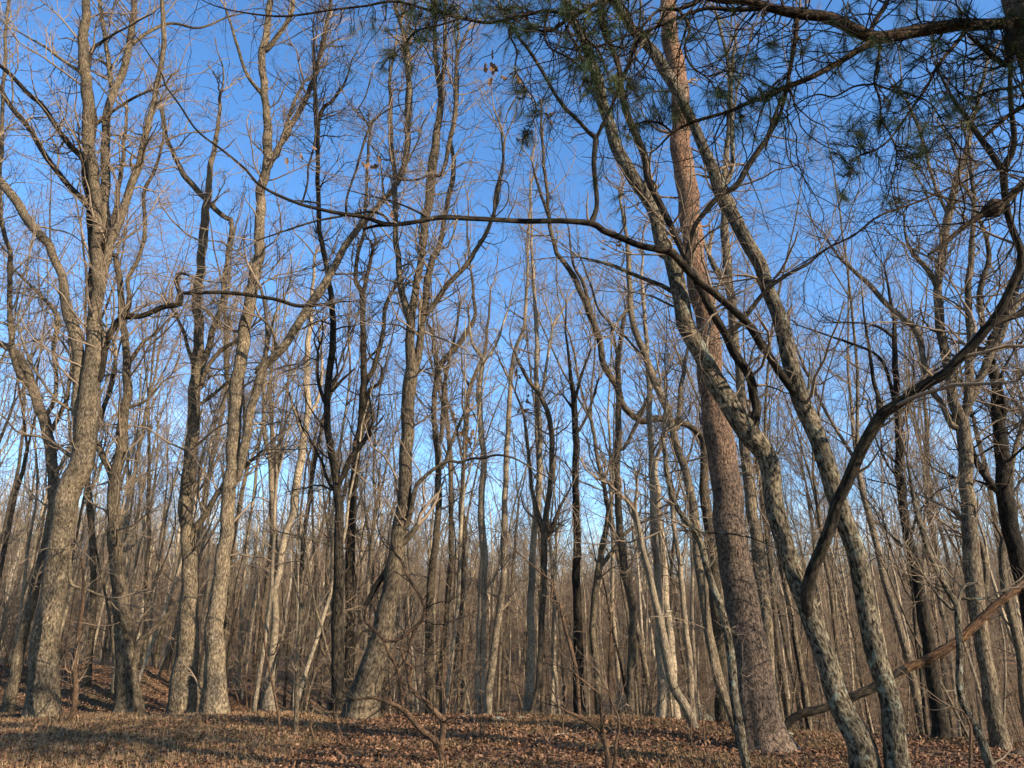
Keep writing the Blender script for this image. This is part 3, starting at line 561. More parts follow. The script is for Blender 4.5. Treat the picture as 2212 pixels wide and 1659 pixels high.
build_tree('hickory_tree', 'pale wavy trunk leaning left, crossing in front of the arching limb', 18,
  t(2,2,(1460,1480,66),(1422,1300,56),(1330,1050,60),(1290,850,60),(1250,600,60),(1205,300,60),(1190,100,60))+t(2,1,(1170,1580,58),(1130,1420,50),(1072,1250,50),(1022,1050,50),(985,930,50),(920,800,48),(860,650,45),(800,480,42),(770,350,38),(766,200,36),(750,0,32))+t(2,0,(740,1500,24),(700,1300,16)),
  [t(2,1,(765,350,24),(730,370,24),(680,430,14)), t(2,1,(1000,1000,30),(960,880,26),(880,700,22),(690,470,12)), t(2,1,(1020,1060,30),(1070,1120,30),(1090,900,34),(1110,760,28),(1140,600,18))], mat='grey', seed=36, sides=20, dens=1.2)
build_tree('poplar_tree', 'grey pole-like trunk behind the wavy pale one left of the pine', 27,
  t(2,2,(1060,1330,62),(1040,1000,56),(1010,700,52),(985,400,46),(960,80,42))+t(2,1,(940,1500,36),(930,1350,30),(1000,1100,24),(990,800,16)), [], mat='pale', seed=37)
build_tree('poplar_tree', 'thin bright leaning pole halfway between the cut snag and the pine', 24,
  t(2,2,(1172,1320,46),(1150,1000,42),(1112,600,36),(1080,300,32),(1040,0,28))+t(2,1,(1010,1400,24),(980,1150,18)), [], mat='pale', seed=38)
build_tree('broken_snag', 'short leaning snag with a bright sunlit foot planted on the leafy slope', None,
  t(2,2,(1192,1418,58),(1130,1270,60),(1060,1150,62),(1000,950,66),(960,720,52),(890,400,42),(842,200,32),(800,0,28)), [t(2,2,(950,710,20),(1000,660,14),(1040,640,8)), t(2,2,(845,250,16),(800,190,10))], mat='pale', seed=39, flare=0.1, dens=0.4, cat='dead tree')
build_tree('young_tree', 'slim greenish-grey young tree leaning in front of the pine foot', None,
  t(2,2,(1540,1720,62),(1512,1600,60),(1470,1350,64),(1440,1150,60),(1410,900,55),(1360,650,50),(1272,400,46),(1222,200,46),(1150,80,44),(1090,0,34))+t(2,1,(1040,1540,30),(1000,1400,26),(985,1250,18)),
  [t(2,2,(1395,770,16),(1450,740,14)), t(2,2,(1130,70,20),(1230,130,16),(1400,140,14),(1560,170,12),(1650,210,8)), t(2,2,(1180,120,14),(1080,120,10))], mat='oak', seed=40, flare=0.15, sides=16, low=2.6, dens=1.0)
build_tree('young_tree', 'thin bowed stem left of the pine foot, behind the greenish young tree', 14.5,
  t(2,2,(1462,1480,40),(1410,1300,42),(1340,1120,44),(1300,950,40),(1270,800,34),(1260,600,30),(1250,400,22)), [], mat='grey', seed=41, flare=0.1, low=2.6)
build_tree('maple_tree', 'pale trunk half hidden behind the right side of the pine with dark shaded foot', 17.5,
  t(2,2,(1700,1400,84),(1670,1000,80),(1622,500,78),(1580,150,76))+t(2,1,(1540,1580,72),(1520,1300,66),(1488,1000,60),(1470,700,56),(1430,400,56),(1400,100,55))+t(2,0,(1382,1500,55),(1372,1300,44),(1400,900,34),(1420,500,24),(1450,200,16)),
  [t(2,1,(1400,200,44),(1330,100,44),(1280,0,30)), t(2,1,(1470,800,24),(1540,700,18)), t(2,0,(1395,900,18),(1480,500,14),(1560,200,10))], mat='grey', seed=42, dens=1.1)
# ---- the pine
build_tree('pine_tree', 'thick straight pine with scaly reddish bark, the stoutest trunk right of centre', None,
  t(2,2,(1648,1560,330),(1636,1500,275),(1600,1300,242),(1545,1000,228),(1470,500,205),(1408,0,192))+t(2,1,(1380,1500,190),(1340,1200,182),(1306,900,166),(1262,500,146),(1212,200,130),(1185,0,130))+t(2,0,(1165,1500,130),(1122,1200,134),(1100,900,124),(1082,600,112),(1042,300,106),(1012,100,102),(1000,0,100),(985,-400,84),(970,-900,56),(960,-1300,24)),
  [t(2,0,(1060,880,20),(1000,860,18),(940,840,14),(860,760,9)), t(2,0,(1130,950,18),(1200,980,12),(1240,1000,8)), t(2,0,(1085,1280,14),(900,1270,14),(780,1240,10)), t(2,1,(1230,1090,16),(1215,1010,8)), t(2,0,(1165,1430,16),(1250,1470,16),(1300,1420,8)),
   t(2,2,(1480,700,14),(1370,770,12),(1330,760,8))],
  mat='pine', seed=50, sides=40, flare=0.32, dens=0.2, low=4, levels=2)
# ---- the two rough oaks
build_tree('oak_tree', 'nearer of two rough lichened oaks, forking low into a long dark limb', None,
  t(3,2,(672,1790,215),(640,1700,195),(598,1500,172),(520,1350,155),(440,1150,142),(380,950,132),(300,750,128),(240,600,124),(190,500,118),(140,300,118),(92,150,118),(55,0,120))+t(2,1,(1690,1500,118),(1650,1300,128),(1560,1180,142),(1450,1040,142),(1380,930,132),(1295,780,122),(1232,650,112),(1172,520,112),(1118,400,110),(1088,250,106),(1056,100,102),(1020,0,100))
  +t(2,0,(985,1640,96),(940,1450,90),(868,1270,88),(780,1130,84),(705,1000,80),(640,850,76),(592,700,74),(560,550,70),(500,350,60),(440,200,58),(390,100,54),(350,0,48),(300,-250,34)),
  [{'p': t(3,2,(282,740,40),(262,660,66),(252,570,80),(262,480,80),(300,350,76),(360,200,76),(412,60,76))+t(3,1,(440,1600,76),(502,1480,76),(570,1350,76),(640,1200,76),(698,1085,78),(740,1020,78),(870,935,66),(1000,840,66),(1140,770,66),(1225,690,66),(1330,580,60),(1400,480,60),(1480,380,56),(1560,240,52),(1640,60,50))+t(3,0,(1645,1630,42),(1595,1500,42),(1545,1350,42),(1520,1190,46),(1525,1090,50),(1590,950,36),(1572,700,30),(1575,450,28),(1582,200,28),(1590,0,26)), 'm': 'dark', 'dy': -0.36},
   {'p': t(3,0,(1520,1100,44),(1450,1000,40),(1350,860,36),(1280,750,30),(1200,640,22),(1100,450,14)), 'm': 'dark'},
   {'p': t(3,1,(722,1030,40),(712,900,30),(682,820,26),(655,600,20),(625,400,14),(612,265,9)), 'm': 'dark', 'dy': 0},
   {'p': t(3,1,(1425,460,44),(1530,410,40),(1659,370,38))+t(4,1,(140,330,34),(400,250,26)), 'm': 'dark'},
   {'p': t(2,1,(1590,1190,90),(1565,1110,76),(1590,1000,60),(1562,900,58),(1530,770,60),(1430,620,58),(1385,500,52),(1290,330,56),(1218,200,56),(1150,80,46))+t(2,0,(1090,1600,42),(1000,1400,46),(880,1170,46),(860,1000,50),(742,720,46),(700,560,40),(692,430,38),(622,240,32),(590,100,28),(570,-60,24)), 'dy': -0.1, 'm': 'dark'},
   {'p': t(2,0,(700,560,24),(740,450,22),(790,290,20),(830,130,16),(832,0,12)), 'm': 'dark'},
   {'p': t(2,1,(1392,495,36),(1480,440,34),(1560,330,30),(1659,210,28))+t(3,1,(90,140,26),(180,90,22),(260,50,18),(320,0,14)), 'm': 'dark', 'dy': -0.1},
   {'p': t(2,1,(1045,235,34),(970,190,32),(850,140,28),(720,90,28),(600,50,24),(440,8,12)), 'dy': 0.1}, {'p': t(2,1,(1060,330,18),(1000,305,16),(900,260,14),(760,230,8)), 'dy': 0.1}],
  mat='oak', seed=60, sides=36, flare=0.15, dens=0.9, tl=0.85)
build_tree('oak_tree', 'right-hand rough oak whose upper fork carries the long level branch', None,
  t(3,2,(880,1800,175),(860,1720,155),(830,1500,138),(790,1300,130),(740,1100,122),(692,900,126),(655,700,122),(638,550,122),(602,400,118),(570,250,116),(520,100,116),(482,0,116))+t(3,1,(430,1540,120),(380,1380,116),(318,1200,112),(250,1000,112),(200,850,112),(150,700,102),(100,500,96),(52,350,92),(-10,200,86))
  +t(2,1,(1605,80,86),(1570,0,86))+t(2,0,(1540,1600,86),(1470,1450,86),(1400,1310,86),(1345,1210,90),(1290,1090,72),(1232,950,66),(1170,800,62),(1100,650,60),(1040,530,76),(960,380,76),(880,295,66),(762,180,60),(680,40,50),(620,-120,42),(560,-400,26)),
  [t(2,0,(1360,1200,48),(1420,1120,32),(1432,900,28),(1420,700,28),(1400,400,24),(1330,100,18)),
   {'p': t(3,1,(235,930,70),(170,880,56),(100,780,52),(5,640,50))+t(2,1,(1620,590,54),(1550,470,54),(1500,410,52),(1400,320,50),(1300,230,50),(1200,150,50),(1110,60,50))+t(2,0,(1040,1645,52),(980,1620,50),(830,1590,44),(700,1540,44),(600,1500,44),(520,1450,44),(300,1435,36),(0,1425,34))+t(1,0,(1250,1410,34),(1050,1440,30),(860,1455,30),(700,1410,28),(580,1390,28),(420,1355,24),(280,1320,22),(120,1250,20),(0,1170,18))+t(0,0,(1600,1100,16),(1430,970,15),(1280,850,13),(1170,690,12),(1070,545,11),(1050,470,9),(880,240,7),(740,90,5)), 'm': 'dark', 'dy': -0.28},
   {'p': t(2,0,(515,1440,40),(545,1350,30),(540,1200,32),(530,1050,34),(540,890,36),(500,860,28),(430,780,26),(350,700,26),(280,600,24),(200,470,24),(100,320,22),(30,230,20),(-60,60,16)), 'm': 'dark', 'dy': 0.0},
   {'p': t(2,0,(542,900,26),(572,840,24),(620,740,22),(680,610,20),(722,500,22),(790,380,16)), 'm': 'dark'},
   {'p': t(2,1,(1115,70,34),(1135,-10,30))+t(2,0,(1180,1480,30),(1240,1390,34),(1350,1260,38),(1450,1200,40),(1520,1090,40),(1600,970,38),(1659,890,36))+t(3,0,(60,720,24),(105,600,22),(150,450,20),(190,150,26)), 'm': 'dark', 'dy': -0.15},
   {'p': t(1,0,(860,1455,28),(770,1465,20),(695,1485,18)), 'm': 'dark', 'twigs': False},
   {'p': t(1,0,(585,1395,18),(590,1280,16),(640,1120,14),(690,950,16),(730,840,18),(790,760,12),(900,690,8),(1060,655,5)), 'm': 'dark', 'dy': 0}, {'p': t(1,0,(735,830,14),(665,700,8)), 'm': 'dark'}, {'p': t(1,0,(650,730,8),(710,620,8),(748,480,6)), 'm': 'dark'},
   {'p': t(1,0,(300,1310,14),(335,1180,12),(340,1080,12),(380,930,14),(395,700,14),(375,450,12),(360,260,6)), 'm': 'dark', 'dy': 0},
   {'p': t(1,0,(870,1450,18),(820,1395,16),(740,1370,18),(640,1385,18),(430,1425,16),(300,1460,14),(120,1520,12),(0,1560,10)), 'm': 'dark'},
   {'p': t(1,0,(1110,1410,16),(1000,1350,14),(870,1300,12),(700,1260,9),(590,1230,6)), 'm': 'dark'},
   {'p': t(1,0,(1545,1420,20),(1550,1250,18),(1600,1050,16),(1590,860,12)), 'm': 'dark'}, {'p': t(1,0,(1555,1400,9),(1630,1310,8),(1628,1180,7),(1520,1170,5)), 'm': 'dark'},
   {'p': t(3,1,(255,900,26),(268,800,14),(268,660,6)), 'twigs': False}],
  mat='oak', seed=61, sides=36, flare=0.15, dens=0.75, tl=0.8,
  leaves=[(1106+240/3, 760/3, 20, 4), (1106+235/3, 860/3, 16, 3), (553+1560/3, 440/3, 30, 10), (553+255/3, 990/3, 26, 3), (1106+620/3, 1590/3, 20, 4)])
# ---- right-hand background
build_tree('walnut_tree', 'near-black straight trunk seen between the rough oaks and the crooked forked young tree', 17,
  t(3,2,(1128,1530,112),(1110,1350,92),(1078,1150,82),(1060,1000,78),(1012,700,74),(962,400,68),(920,200,62),(882,0,56))+t(3,1,(852,1400,50),(842,1000,42),(822,720,36),(820,500,28),(800,300,20),(760,100,12)),
  [t(3,1,(850,1150,24),(900,1020,22),(930,900,18),(950,750,12)), t(3,1,(840,1050,24),(780,780,22),(700,640,16),(500,550,16),(430,530,14),(200,450,8)), t(3,1,(822,540,20),(740,470,18),(640,440,14),(480,430,10))], mat='dark', seed=70, twig='twigd', dens=1.2)
build_tree('hickory_tree', 'tall smooth pale trunk near the right edge, sunlit above its dark rotten foot', 15.2,
  t(3,2,(1515,1550,120),(1470,1350,102),(1430,1100,92),(1402,900,90),(1368,700,100),(1330,500,110),(1325,300,100),(1310,100,92))+t(3,1,(1290,1500,86),(1268,1200,84),(1250,1060,80),(1212,950,62),(1180,800,56),(1142,600,55),(1105,400,55),(1108,200,50),(1122,0,46))+t(3,0,(1132,1600,46),(1168,1400,50),(1218,1200,46),(1260,1050,42),(1300,900,32),(1370,620,26),(1420,400,18)),
  [t(3,1,(1258,1080,56),(1300,930,60),(1300,700,52),(1310,500,46),(1302,200,42),(1312,0,38))+t(3,0,(1322,1500,32),(1340,1300,26),(1300,950,18)),
   t(3,1,(1305,960,40),(1360,850,44),(1420,700,54),(1480,560,48),(1560,400,40),(1659,250,34),(1800,100,24)),
   t(3,1,(1105,230,36),(1060,130,36),(960,0,28))+t(3,0,(900,1550,18),(880,1400,12)), t(3,1,(1290,640,26),(1390,500,38),(1370,300,36),(1400,150,36),(1430,0,30))+t(3,0,(1380,1450,24),(1300,1250,16)),
   t(3,1,(1200,1100,44),(1120,950,36),(1040,830,36),(1000,620,36),(950,460,44),(870,400,38),(740,280,34),(640,170,30),(560,100,26),(470,20,20))+t(3,0,(380,1550,12)), t(3,2,(1400,560,40),(1420,380,36),(1380,200,34),(1300,100,30)),
   t(3,0,(1170,1400,22),(1080,1200,22),(1000,900,22),(920,700,18),(860,600,12)), t(3,0,(1250,1080,22),(1180,900,16))],
  mat='grey', seed=71, sides=24, dens=1.3)
build_tree('hickory_tree', 'dark shaded trunk at the right edge of the photo behind the dead log', 15.5,
  t(3,2,(1800,1350,100),(1740,900,96),(1659,500,96),(1590,150,100))+t(3,1,(1545,1600,104),(1525,1400,98),(1500,1150,76),(1490,900,66),(1475,800,60),(1440,680,52),(1440,560,48),(1500,450,50),(1600,250,44))+t(4,0,(60,1500,30),(140,1300,20)),
  [t(3,1,(1490,1120,34),(1530,1000,30),(1510,800,24),(1600,600,14)), t(3,1,(1505,1540,44),(1430,1450,42),(1330,1290,40),(1300,1180,28)), t(3,1,(1440,600,30),(1400,600,28))], mat='dark', seed=72, twig='twigd', dens=1.3)
build_tree('young_tree', 'crooked forked young tree with pale mossy stem crossing the dead log at the right', None,
  t(3,2,(1470,1720,66),(1440,1640,62),(1375,1450,56),(1290,1300,48),(1242,1150,42),(1240,900,42),(1232,700,40),(1222,600,42),(1170,520,36),(1100,380,34),(1040,250,32),(990,100,30),(960,0,28))+t(3,1,(930,1500,22),(900,1300,14)),
  [t(3,2,(1228,600,26),(1260,500,20),(1300,465,16),(1360,462,8)), t(3,2,(1225,640,20),(1180,620,22),(1100,540,18),(1000,400,12)), t(3,2,(1240,560,16),(1400,560,16),(1500,520,10)), t(3,2,(1190,540,16),(1060,480,12),(930,430,10),(900,300,8))], mat='oak', seed=73, flare=0.1, low=2.2, dens=1.1)
build_tree('maple_tree', 'leaning pale-green slender trunk rising behind the dead log at the far right', 17.5,
  t(3,2,(1659,1200,50),(1640,950,50),(1590,750,48),(1545,550,46),(1520,300,42),(1540,60,40))+t(3,1,(1560,1500,34),(1620,1200,28),(1659,1050,22)), [t(3,2,(1530,200,20),(1460,60,18))], mat='grey', seed=74)

# ------------------------------------------------------------ the near pine at the right, its trunk just outside the frame
def near_pine():
    rs = np.random.RandomState(90)
    org = np.array([4.75, 5.1, float(H(4.75, 5.1))])
    root = empty('pine_tree', tuple(org), 'near pine whose dark needle-tufted boughs sweep across the top right corner', 'tree')
    TP = np.array([org+np.array(v) for v in ((0, 0, -.3), (0.05, 0, 1.5), (0.0, .05, 3.4), (-.08, .1, 5.5), (-.1, .1, 8), (-.05, .15, 11), (0, .2, 14.5))]); TR = np.array([.19, .165, .155, .14, .12, .09, .03])
    Ps, Rs = resample(TP, TR, 0.14); g = Geo(); Pw = big_tube(g, Ps-org, Rs, 28, rough=0.05, flare=.3, seed=5, wig=.2)
    link('trunk', g.mesh('trunk', M['pine']), root)
    allP = [(Pw+org, Rs)]
    B = [ # boughs: points, start depth, drift
      (t(4,0,(420,250,92),(240,195,84))+t(3,0,(1659,155,76),(1450,150,72),(1280,155,80),(1100,190,80),(900,222,84),(720,246,80),(600,212,78),(480,150,74),(350,92,70),(200,75,66),(0,45,52))+t(2,0,(1500,10,60),(1350,0,52),(1150,-60,44),(900,-130,34),(600,-160,24),(300,-140,14)), 5.1, -0.12),
      (t(3,0,(700,262,52),(560,340,42),(430,420,40),(280,500,38),(130,560,36),(0,615,34))+t(2,0,(1560,660,26),(1400,730,24),(1180,790,22),(1040,860,16),(950,950,12),(890,1000,8)), None, 0.05),
      (t(3,0,(300,85,40),(120,60,36))+t(2,0,(1659,55,32),(1430,62,28),(1260,52,24),(1080,110,22),(960,160,22),(860,210,20),(800,290,18),(765,400,18),(720,520,14),(650,680,10)), None, 0.1),
      (t(2,0,(900,-130,30),(650,-40,28),(400,92,26),(230,70,22),(0,120,20))+t(1,0,(1500,150,20),(1300,112,18),(1100,60,16),(900,8,15),(700,38,14),(500,62,14),(220,102,13),(0,92,11))+t(0,0,(1400,40,8),(1200,-60,5)), None, 0.05),
      (t(2,0,(400,92,24),(250,200,20),(130,170,18),(60,60,14))+t(1,0,(1659,50,10)), None, 0.1),
      (t(3,0,(1290,190,28),(1200,300,24),(1100,425,20),(1030,560,18),(920,720,16),(800,890,14),(700,970,12),(570,1018,9)), None, 0.0),
      (t(3,0,(800,890,12),(830,970,10),(825,1080,9),(800,1200,8),(830,1330,7),(870,1400,5)), None, 0.0),
      (t(3,0,(700,975,9),(590,1010,9),(555,1060,8),(530,1150,8),(480,1260,6),(458,1340,5)), None, 0.0),
      (t(3,0,(730,270,20),(715,400,18),(690,540,15),(725,640,12),(735,760,9),(800,880,8)), None, 0.1),
      (t(3,0,(640,250,30),(700,130,34),(760,40,32),(800,-80,28)), None, 0.1),
      (t(3,0,(180,80,36),(180,220,30),(150,420,26),(110,620,24),(60,780,20),(0,900,16)), None, 0.2),
      (t(3,0,(1560,160,60),(1575,300,60),(1560,420,40),(1480,380,36),(1380,300,30),(1300,230,20)), None, -0.1),
      (t(3,0,(690,545,14),(560,560,13),(430,625,12),(330,610,10),(240,640,9),(120,720,8)), None, 0.1),
      (t(3,0,(690,545,14),(820,590,13),(950,620,12),(1060,680,10),(1150,830,10),(1250,960,9),(1350,1060,8)), None, 0.1),
      (t(4,0,(260,500,40),(60,600,34))+t(3,0,(1659,680,30),(1540,760,28),(1440,850,26),(1390,900,20)), 5.3, 0.0),
      (t(4,0,(300,350,34),(50,480,28))+t(3,0,(1620,560,22),(1450,590,18),(1300,640,14),(1200,560,10),(1110,450,7)), 5.2, 0.0),
      (t(4,0,(430,880,70),(150,1040,60))+t(3,0,(1659,1190,52),(1545,1290,50),(1460,1350,48),(1370,1395,40),(1280,1460,32),(1150,1580,26),(1040,1650,18)), 4.8, 0.05),
      (t(3,0,(1500,1100,10),(1250,1190,12),(960,1310,14),(720,1400,14),(560,1520,13),(400,1600,12),(300,1659,9),(150,1750,6)), 5.2, 0.05),
      (t(2,0,(720,-100,30),(580,60,30),(600,220,28),(660,340,24),(690,450,20),(700,560,14)), None, 0.1),
      (t(2,0,(430,90,22),(360,180,18),(420,300,15),(470,420,12),(560,520,9),(640,600,6)), None, 0.0),
      (t(2,0,(1300,-80,30),(1200,10,26),(1080,60,24),(980,60,20),(900,110,18),(830,190,16),(700,250,14),(560,300,12),(430,330,9),(300,300,6)), None, 0.1),
      (t(2,0,(1080,60,20),(1150,180,18),(1120,300,15),(1160,420,13),(1280,520,11),(1350,640,8)), None, 0.0),
      (t(2,0,(240,70,18),(210,180,16),(240,300,14),(380,380,12),(470,470,10),(430,600,7)), None, 0.0),
      (t(2,0,(640,-30,24),(560,60,22),(470,130,20),(480,240,17),(560,330,15),(600,450,12),(540,560,8)), None, 0.0),
      (t(2,0,(860,205,14),(900,330,14),(850,450,12),(760,520,10),(740,640,8),(800,760,6)), None, 0.0),
      (t(2,0,(40,110,16),(-20,200,14),(30,330,12),(20,450,10),(80,560,8),(60,700,6)), None, 0.0),
      (t(2,0,(80,560,9),(150,660,9),(140,780,8),(80,880,6)), None, 0.0),
      (t(2,0,(1040,860,14),(960,800,14),(850,790,12),(760,840,9)), None, 0.0),
      (t(1,0,(1480,150,14),(1280,110,14),(1180,60,12),(1130,-30,10)), None, 0.0),
      (t(1,0,(1320,120,12),(1200,160,12),(1050,200,10),(950,300,8),(870,380,6)), None, 0.0),
    ]
    for i, (pts, Y0, dy) in enumerate(B):
        a, ry, rz = ray(pts[0][0], pts[0][1])
        if Y0 is None:
            best = None
            for (Q, RQ) in allP[1:]:
                dd = Q[:, 1]/ry; ex = np.hypot(Q[:, 0]-a*dd, Q[:, 2]-(CAM_Z+rz*dd)); j = int(ex.argmin())
                if best is None or ex[j] < best[0]: best = (ex[j], Q[j])
            LP, LR = trace_points(pts, best[1][1], dy)
            if best[0] > 0.04: LP = np.vstack([best[1], LP]); LR = np.concatenate([[LR[0]], LR])
        else:
            LP, LR = trace_points(pts, Y0, dy)
            j = int(np.abs(Pw[:, 2]+org[2]-(LP[0][2]-0.15)).argmin()); LP = np.vstack([Pw[j]+org, LP]); LR = np.concatenate([[LR[0]*1.15], LR])
        Ps, Rs = resample(LP, LR, max(0.03, LR.mean()*1.2)); g = Geo()
        Pq = big_tube(g, Ps-org, Rs, 14 if LR.mean() > 0.02 else 8, rough=0.06, seed=300+i, wig=.35)
        link('bough', g.mesh('bough', M['bough']), root); allP.append((Pq+org, Rs))
    # tufts of needles: survey spot, spread, number
    spots = [(1,0,1100,90,190,50),(1,0,1180,40,120,24),(1,0,860,370,80,10),(1,0,790,160,70,6),(1,0,670,210,60,4),(1,0,1450,60,120,12),(1,0,1600,90,110,20),(1,0,1090,230,110,14),
      (2,0,60,200,110,18),(2,0,200,60,160,30),(2,0,380,60,150,26),(2,0,560,90,120,22),(2,0,60,560,70,9),(2,0,90,880,90,14),(2,0,180,700,60,6),(2,0,450,380,110,16),(2,0,500,500,110,18),(2,0,400,1150,80,12),(2,0,450,1290,90,14),(2,0,560,580,90,14),
      (2,0,700,60,110,12),(2,0,780,560,90,14),(2,0,820,830,110,22),(2,0,700,1330,90,14),(2,0,640,1380,60,8),(2,0,1060,700,110,24),(2,0,1150,200,120,10),(2,0,1400,600,110,14),(2,0,1450,360,100,9),(2,0,1560,490,120,14),(2,0,1580,680,110,14),(2,0,540,1060,70,8),(2,0,1190,1200,50,4),(2,0,900,100,140,12),(2,0,1500,820,90,8),
      (3,0,500,110,110,14),(3,0,560,230,90,8),(3,0,760,360,120,16),(3,0,900,330,100,14),(3,0,860,610,90,16),(3,0,720,750,70,10),(3,0,570,890,80,16),(3,0,430,970,60,8),(3,0,510,1090,70,10),(3,0,480,1260,50,7),(3,0,700,440,90,8),(3,0,430,440,90,12),(3,0,990,980,90,16),(3,0,930,1080,60,8),
      (3,0,830,1290,70,9),(3,0,1050,840,90,12),(3,0,1260,90,120,18),(3,0,1450,290,120,26),(3,0,1500,620,110,18),(3,0,1380,760,90,12),(3,0,1110,330,110,10),(3,0,1250,500,110,12),(3,0,1620,330,110,26),(3,0,1350,200,110,16),(3,0,1600,90,110,26),(3,0,120,330,100,10),(3,0,60,560,90,8),(3,0,300,300,130,8),(3,0,1180,700,90,10),(3,0,1200,120,120,10),(3,0,960,80,160,12)]
    def tuft(base_p, tip_p):
        ax = unit(tip_p-base_p+np.array([0, 0, -.01])); m = 46; k = rs.rand(m)[:, None]
        base = tip_p - ax*0.09*k; dr = unit(ax*rs.uniform(.7, 2.0, (m, 1)) + unit(rs.normal(0, 1, (m, 3)))*.8)
        ln = rs.uniform(.07, .13, (m, 1)); tipp = base+dr*ln+np.array([0, 0, -1])*ln*.18; w = unit(np.cross(dr, rs.normal(0, 1, (m, 3))))*.0007
        return np.stack([base-w, base+w, (base+tipp)/2+w+np.array([0, 0, .004]), (base+tipp)/2-w+np.array([0, 0, .004]), tipp+w*.3, tipp-w*.3], 1).reshape(-1, 3)-org
    gt = Geo(); VN = []; FN = []; n0 = 0; VN2 = []; n2 = 0
    for (c, r, x, y, spread, num) in spots:
        for q in range(int(num*.9)):
            px = 553*c+(x+rs.normal(0, spread*.55))/3; py = 553*r+(y+rs.normal(0, spread*.5))/3
            a, ry, rz = ray(px, py); best = None
            for (Q, RQ) in allP[1:]:
                dd = Q[:, 1]/ry; ex = np.hypot(Q[:, 0]-a*dd, Q[:, 2]-(CAM_Z+rz*dd)); j = int(ex.argmin())
                if best is None or ex[j] < best[0]: best = (ex[j], Q[j])
            p, d = at(px, py, best[1][1]+rs.normal(0, .16)); s = best[1]; v = p-s; Lv = np.linalg.norm(v)
            if Lv > .38: continue
            mid = s+v*.5+np.array([0, 0, -.16*Lv])+rs.normal(0, .12*Lv+.005, 3)
            PP = np.array([s, s+(mid-s)*.5+rs.normal(0, .02, 3), mid, mid+(p-mid)*.5+rs.normal(0, .02, 3), p]); batch_tubes(gt, (PP-org)[None], np.array([[.0045, .004, .0034, .003, .002]]), 4)
            V = tuft(mid, p)
            (VN if rs.rand() > .25 else VN2).append(V)
    # wavy side twigs, needled at their tips where the photo shows green
    g = Geo(); SS = []; DD = []; LL = []; RR = []
    for (Q, RQ) in allP[1:]:
        Lq = np.linalg.norm(np.diff(Q, axis=0), axis=1).sum(); n = rs.poisson(Lq*13); k = rs.randint(0, len(Q)-1, n)
        if n == 0: continue
        T = unit(Q[k+1]-Q[k]); qq = unit(np.cross(T, unit(rs.normal(0, 1, (n, 3))))); SS.append(Q[k]); DD.append(T*.7+qq+np.array([0, 0, -.25])); LL.append(rs.uniform(.25, 1.5, n)); RR.append(np.clip(RQ[k]*.45, .0025, .0075))
    S, D, L, R = map(np.concatenate, (SS, DD, LL, RR)); ph = rs.rand(len(S), 1)*6.28
    P, RR1 = grow(S, D, L, R, 12, .26, -.01, rs); batch_tubes(g, P-org, np.maximum(RR1, .0016), 5)
    S2, D2, L2, R2, _ = sprout(P, RR1, L, 3.6, rs, lf=(.25, .6)); L2 = np.maximum(L2, .12); P2, RR2 = grow(S2, D2, L2, R2, 7, .26, -.01, rs); batch_tubes(g, P2-org, np.maximum(RR2, .0013), 3)
    link('side_twigs', g.mesh('side_twigs', M['twigd']), root)
    sx = np.array([(553*c+x/3, 553*r_+y/3, sp_/3, nm) for (c, r_, x, y, sp_, nm) in spots], float)
    ends = np.concatenate([P2[:, -1], P[:, -1], P2[:, 4]]); befs = np.concatenate([P2[:, -2], P[:, -2], P2[:, 3]]); dv = ends-np.array([0, 0, CAM_Z])
    dp = dv[:, 1]*cp+dv[:, 2]*sp; ex = W2+dv[:, 0]/dp*F; ey = H2-(dv[:, 2]*cp-dv[:, 1]*sp)/dp*F
    pr = sum((q[3]/16)*np.exp(-((ex-q[0])**2+(ey-q[1])**2)/(2*(q[2]*1.15)**2)) for q in sx)
    for q in np.nonzero(rs.rand(len(ends)) < np.minimum(pr*.22+.012, .34))[0]: (VN if rs.rand() > .25 else VN2).append(tuft(befs[q], ends[q]))
    link('twigs', gt.mesh('twigs', M['bough']), root)
    for vs, mt in ((VN, 'needle'), (VN2, 'needle2')):
        V = np.concatenate(vs); i = np.arange(len(V)//6)[:, None]*6
        Fq = np.concatenate([i+np.array([[0, 1, 2, 3]]), i+np.array([[3, 2, 4, 5]])], 1).reshape(-1, 4)
        link('needles', mesh_np('needles', V, Fq, M[mt], smooth=False), root)
    # upper crown, outside the frame, shading the boughs
    S = TP[-1]*0+np.array([0, 0, 0]); n = 62; zz = np.where(rs.rand(n) < .55, rs.uniform(5.3, 8, n), rs.uniform(8, 14, n)); az = np.where(zz < 8, rs.normal(-.5, .7, n), rs.rand(n)*6.28); St = np.stack([np.full(n, -.08), np.full(n, .1), zz], -1)
    D = np.stack([np.cos(az), np.sin(az), rs.uniform(-.1, .4, n)], -1); Lc = (15.5-zz)*.28*rs.uniform(.6, 1.2, n)+.5
    g = Geo(); P, R = grow(St, D, Lc, Lc*.011+.005, 7, .12, .03, rs); batch_tubes(g, P, R, 5)
    S2, D2, L2, R2, _ = sprout(P, R, Lc, 3.4, rs, lo=.3); P2, RR2 = grow(S2, D2, L2, R2, 5, .2, .03, rs); batch_tubes(g, P2, RR2, 3)
    link('upper_boughs', g.mesh('upper_boughs', M['bough']), root)
    tips = np.concatenate([P2[:, -1], P2[:, 3], P[:, -1]]); m = 22; base = np.repeat(tips, m, 0); N = len(base)
    dr = unit(rs.normal(0, 1, (N, 3))+np.array([0, 0, .2])); ln = rs.uniform(.07, .13, (N, 1)); w = unit(np.cross(dr, rs.normal(0, 1, (N, 3))))*.0022
    V = np.stack([base-w, base+w, base+dr*ln+w*.4, base+dr*ln-w*.4], 1).reshape(-1, 3); Fq = np.arange(N*4).reshape(N, 4)
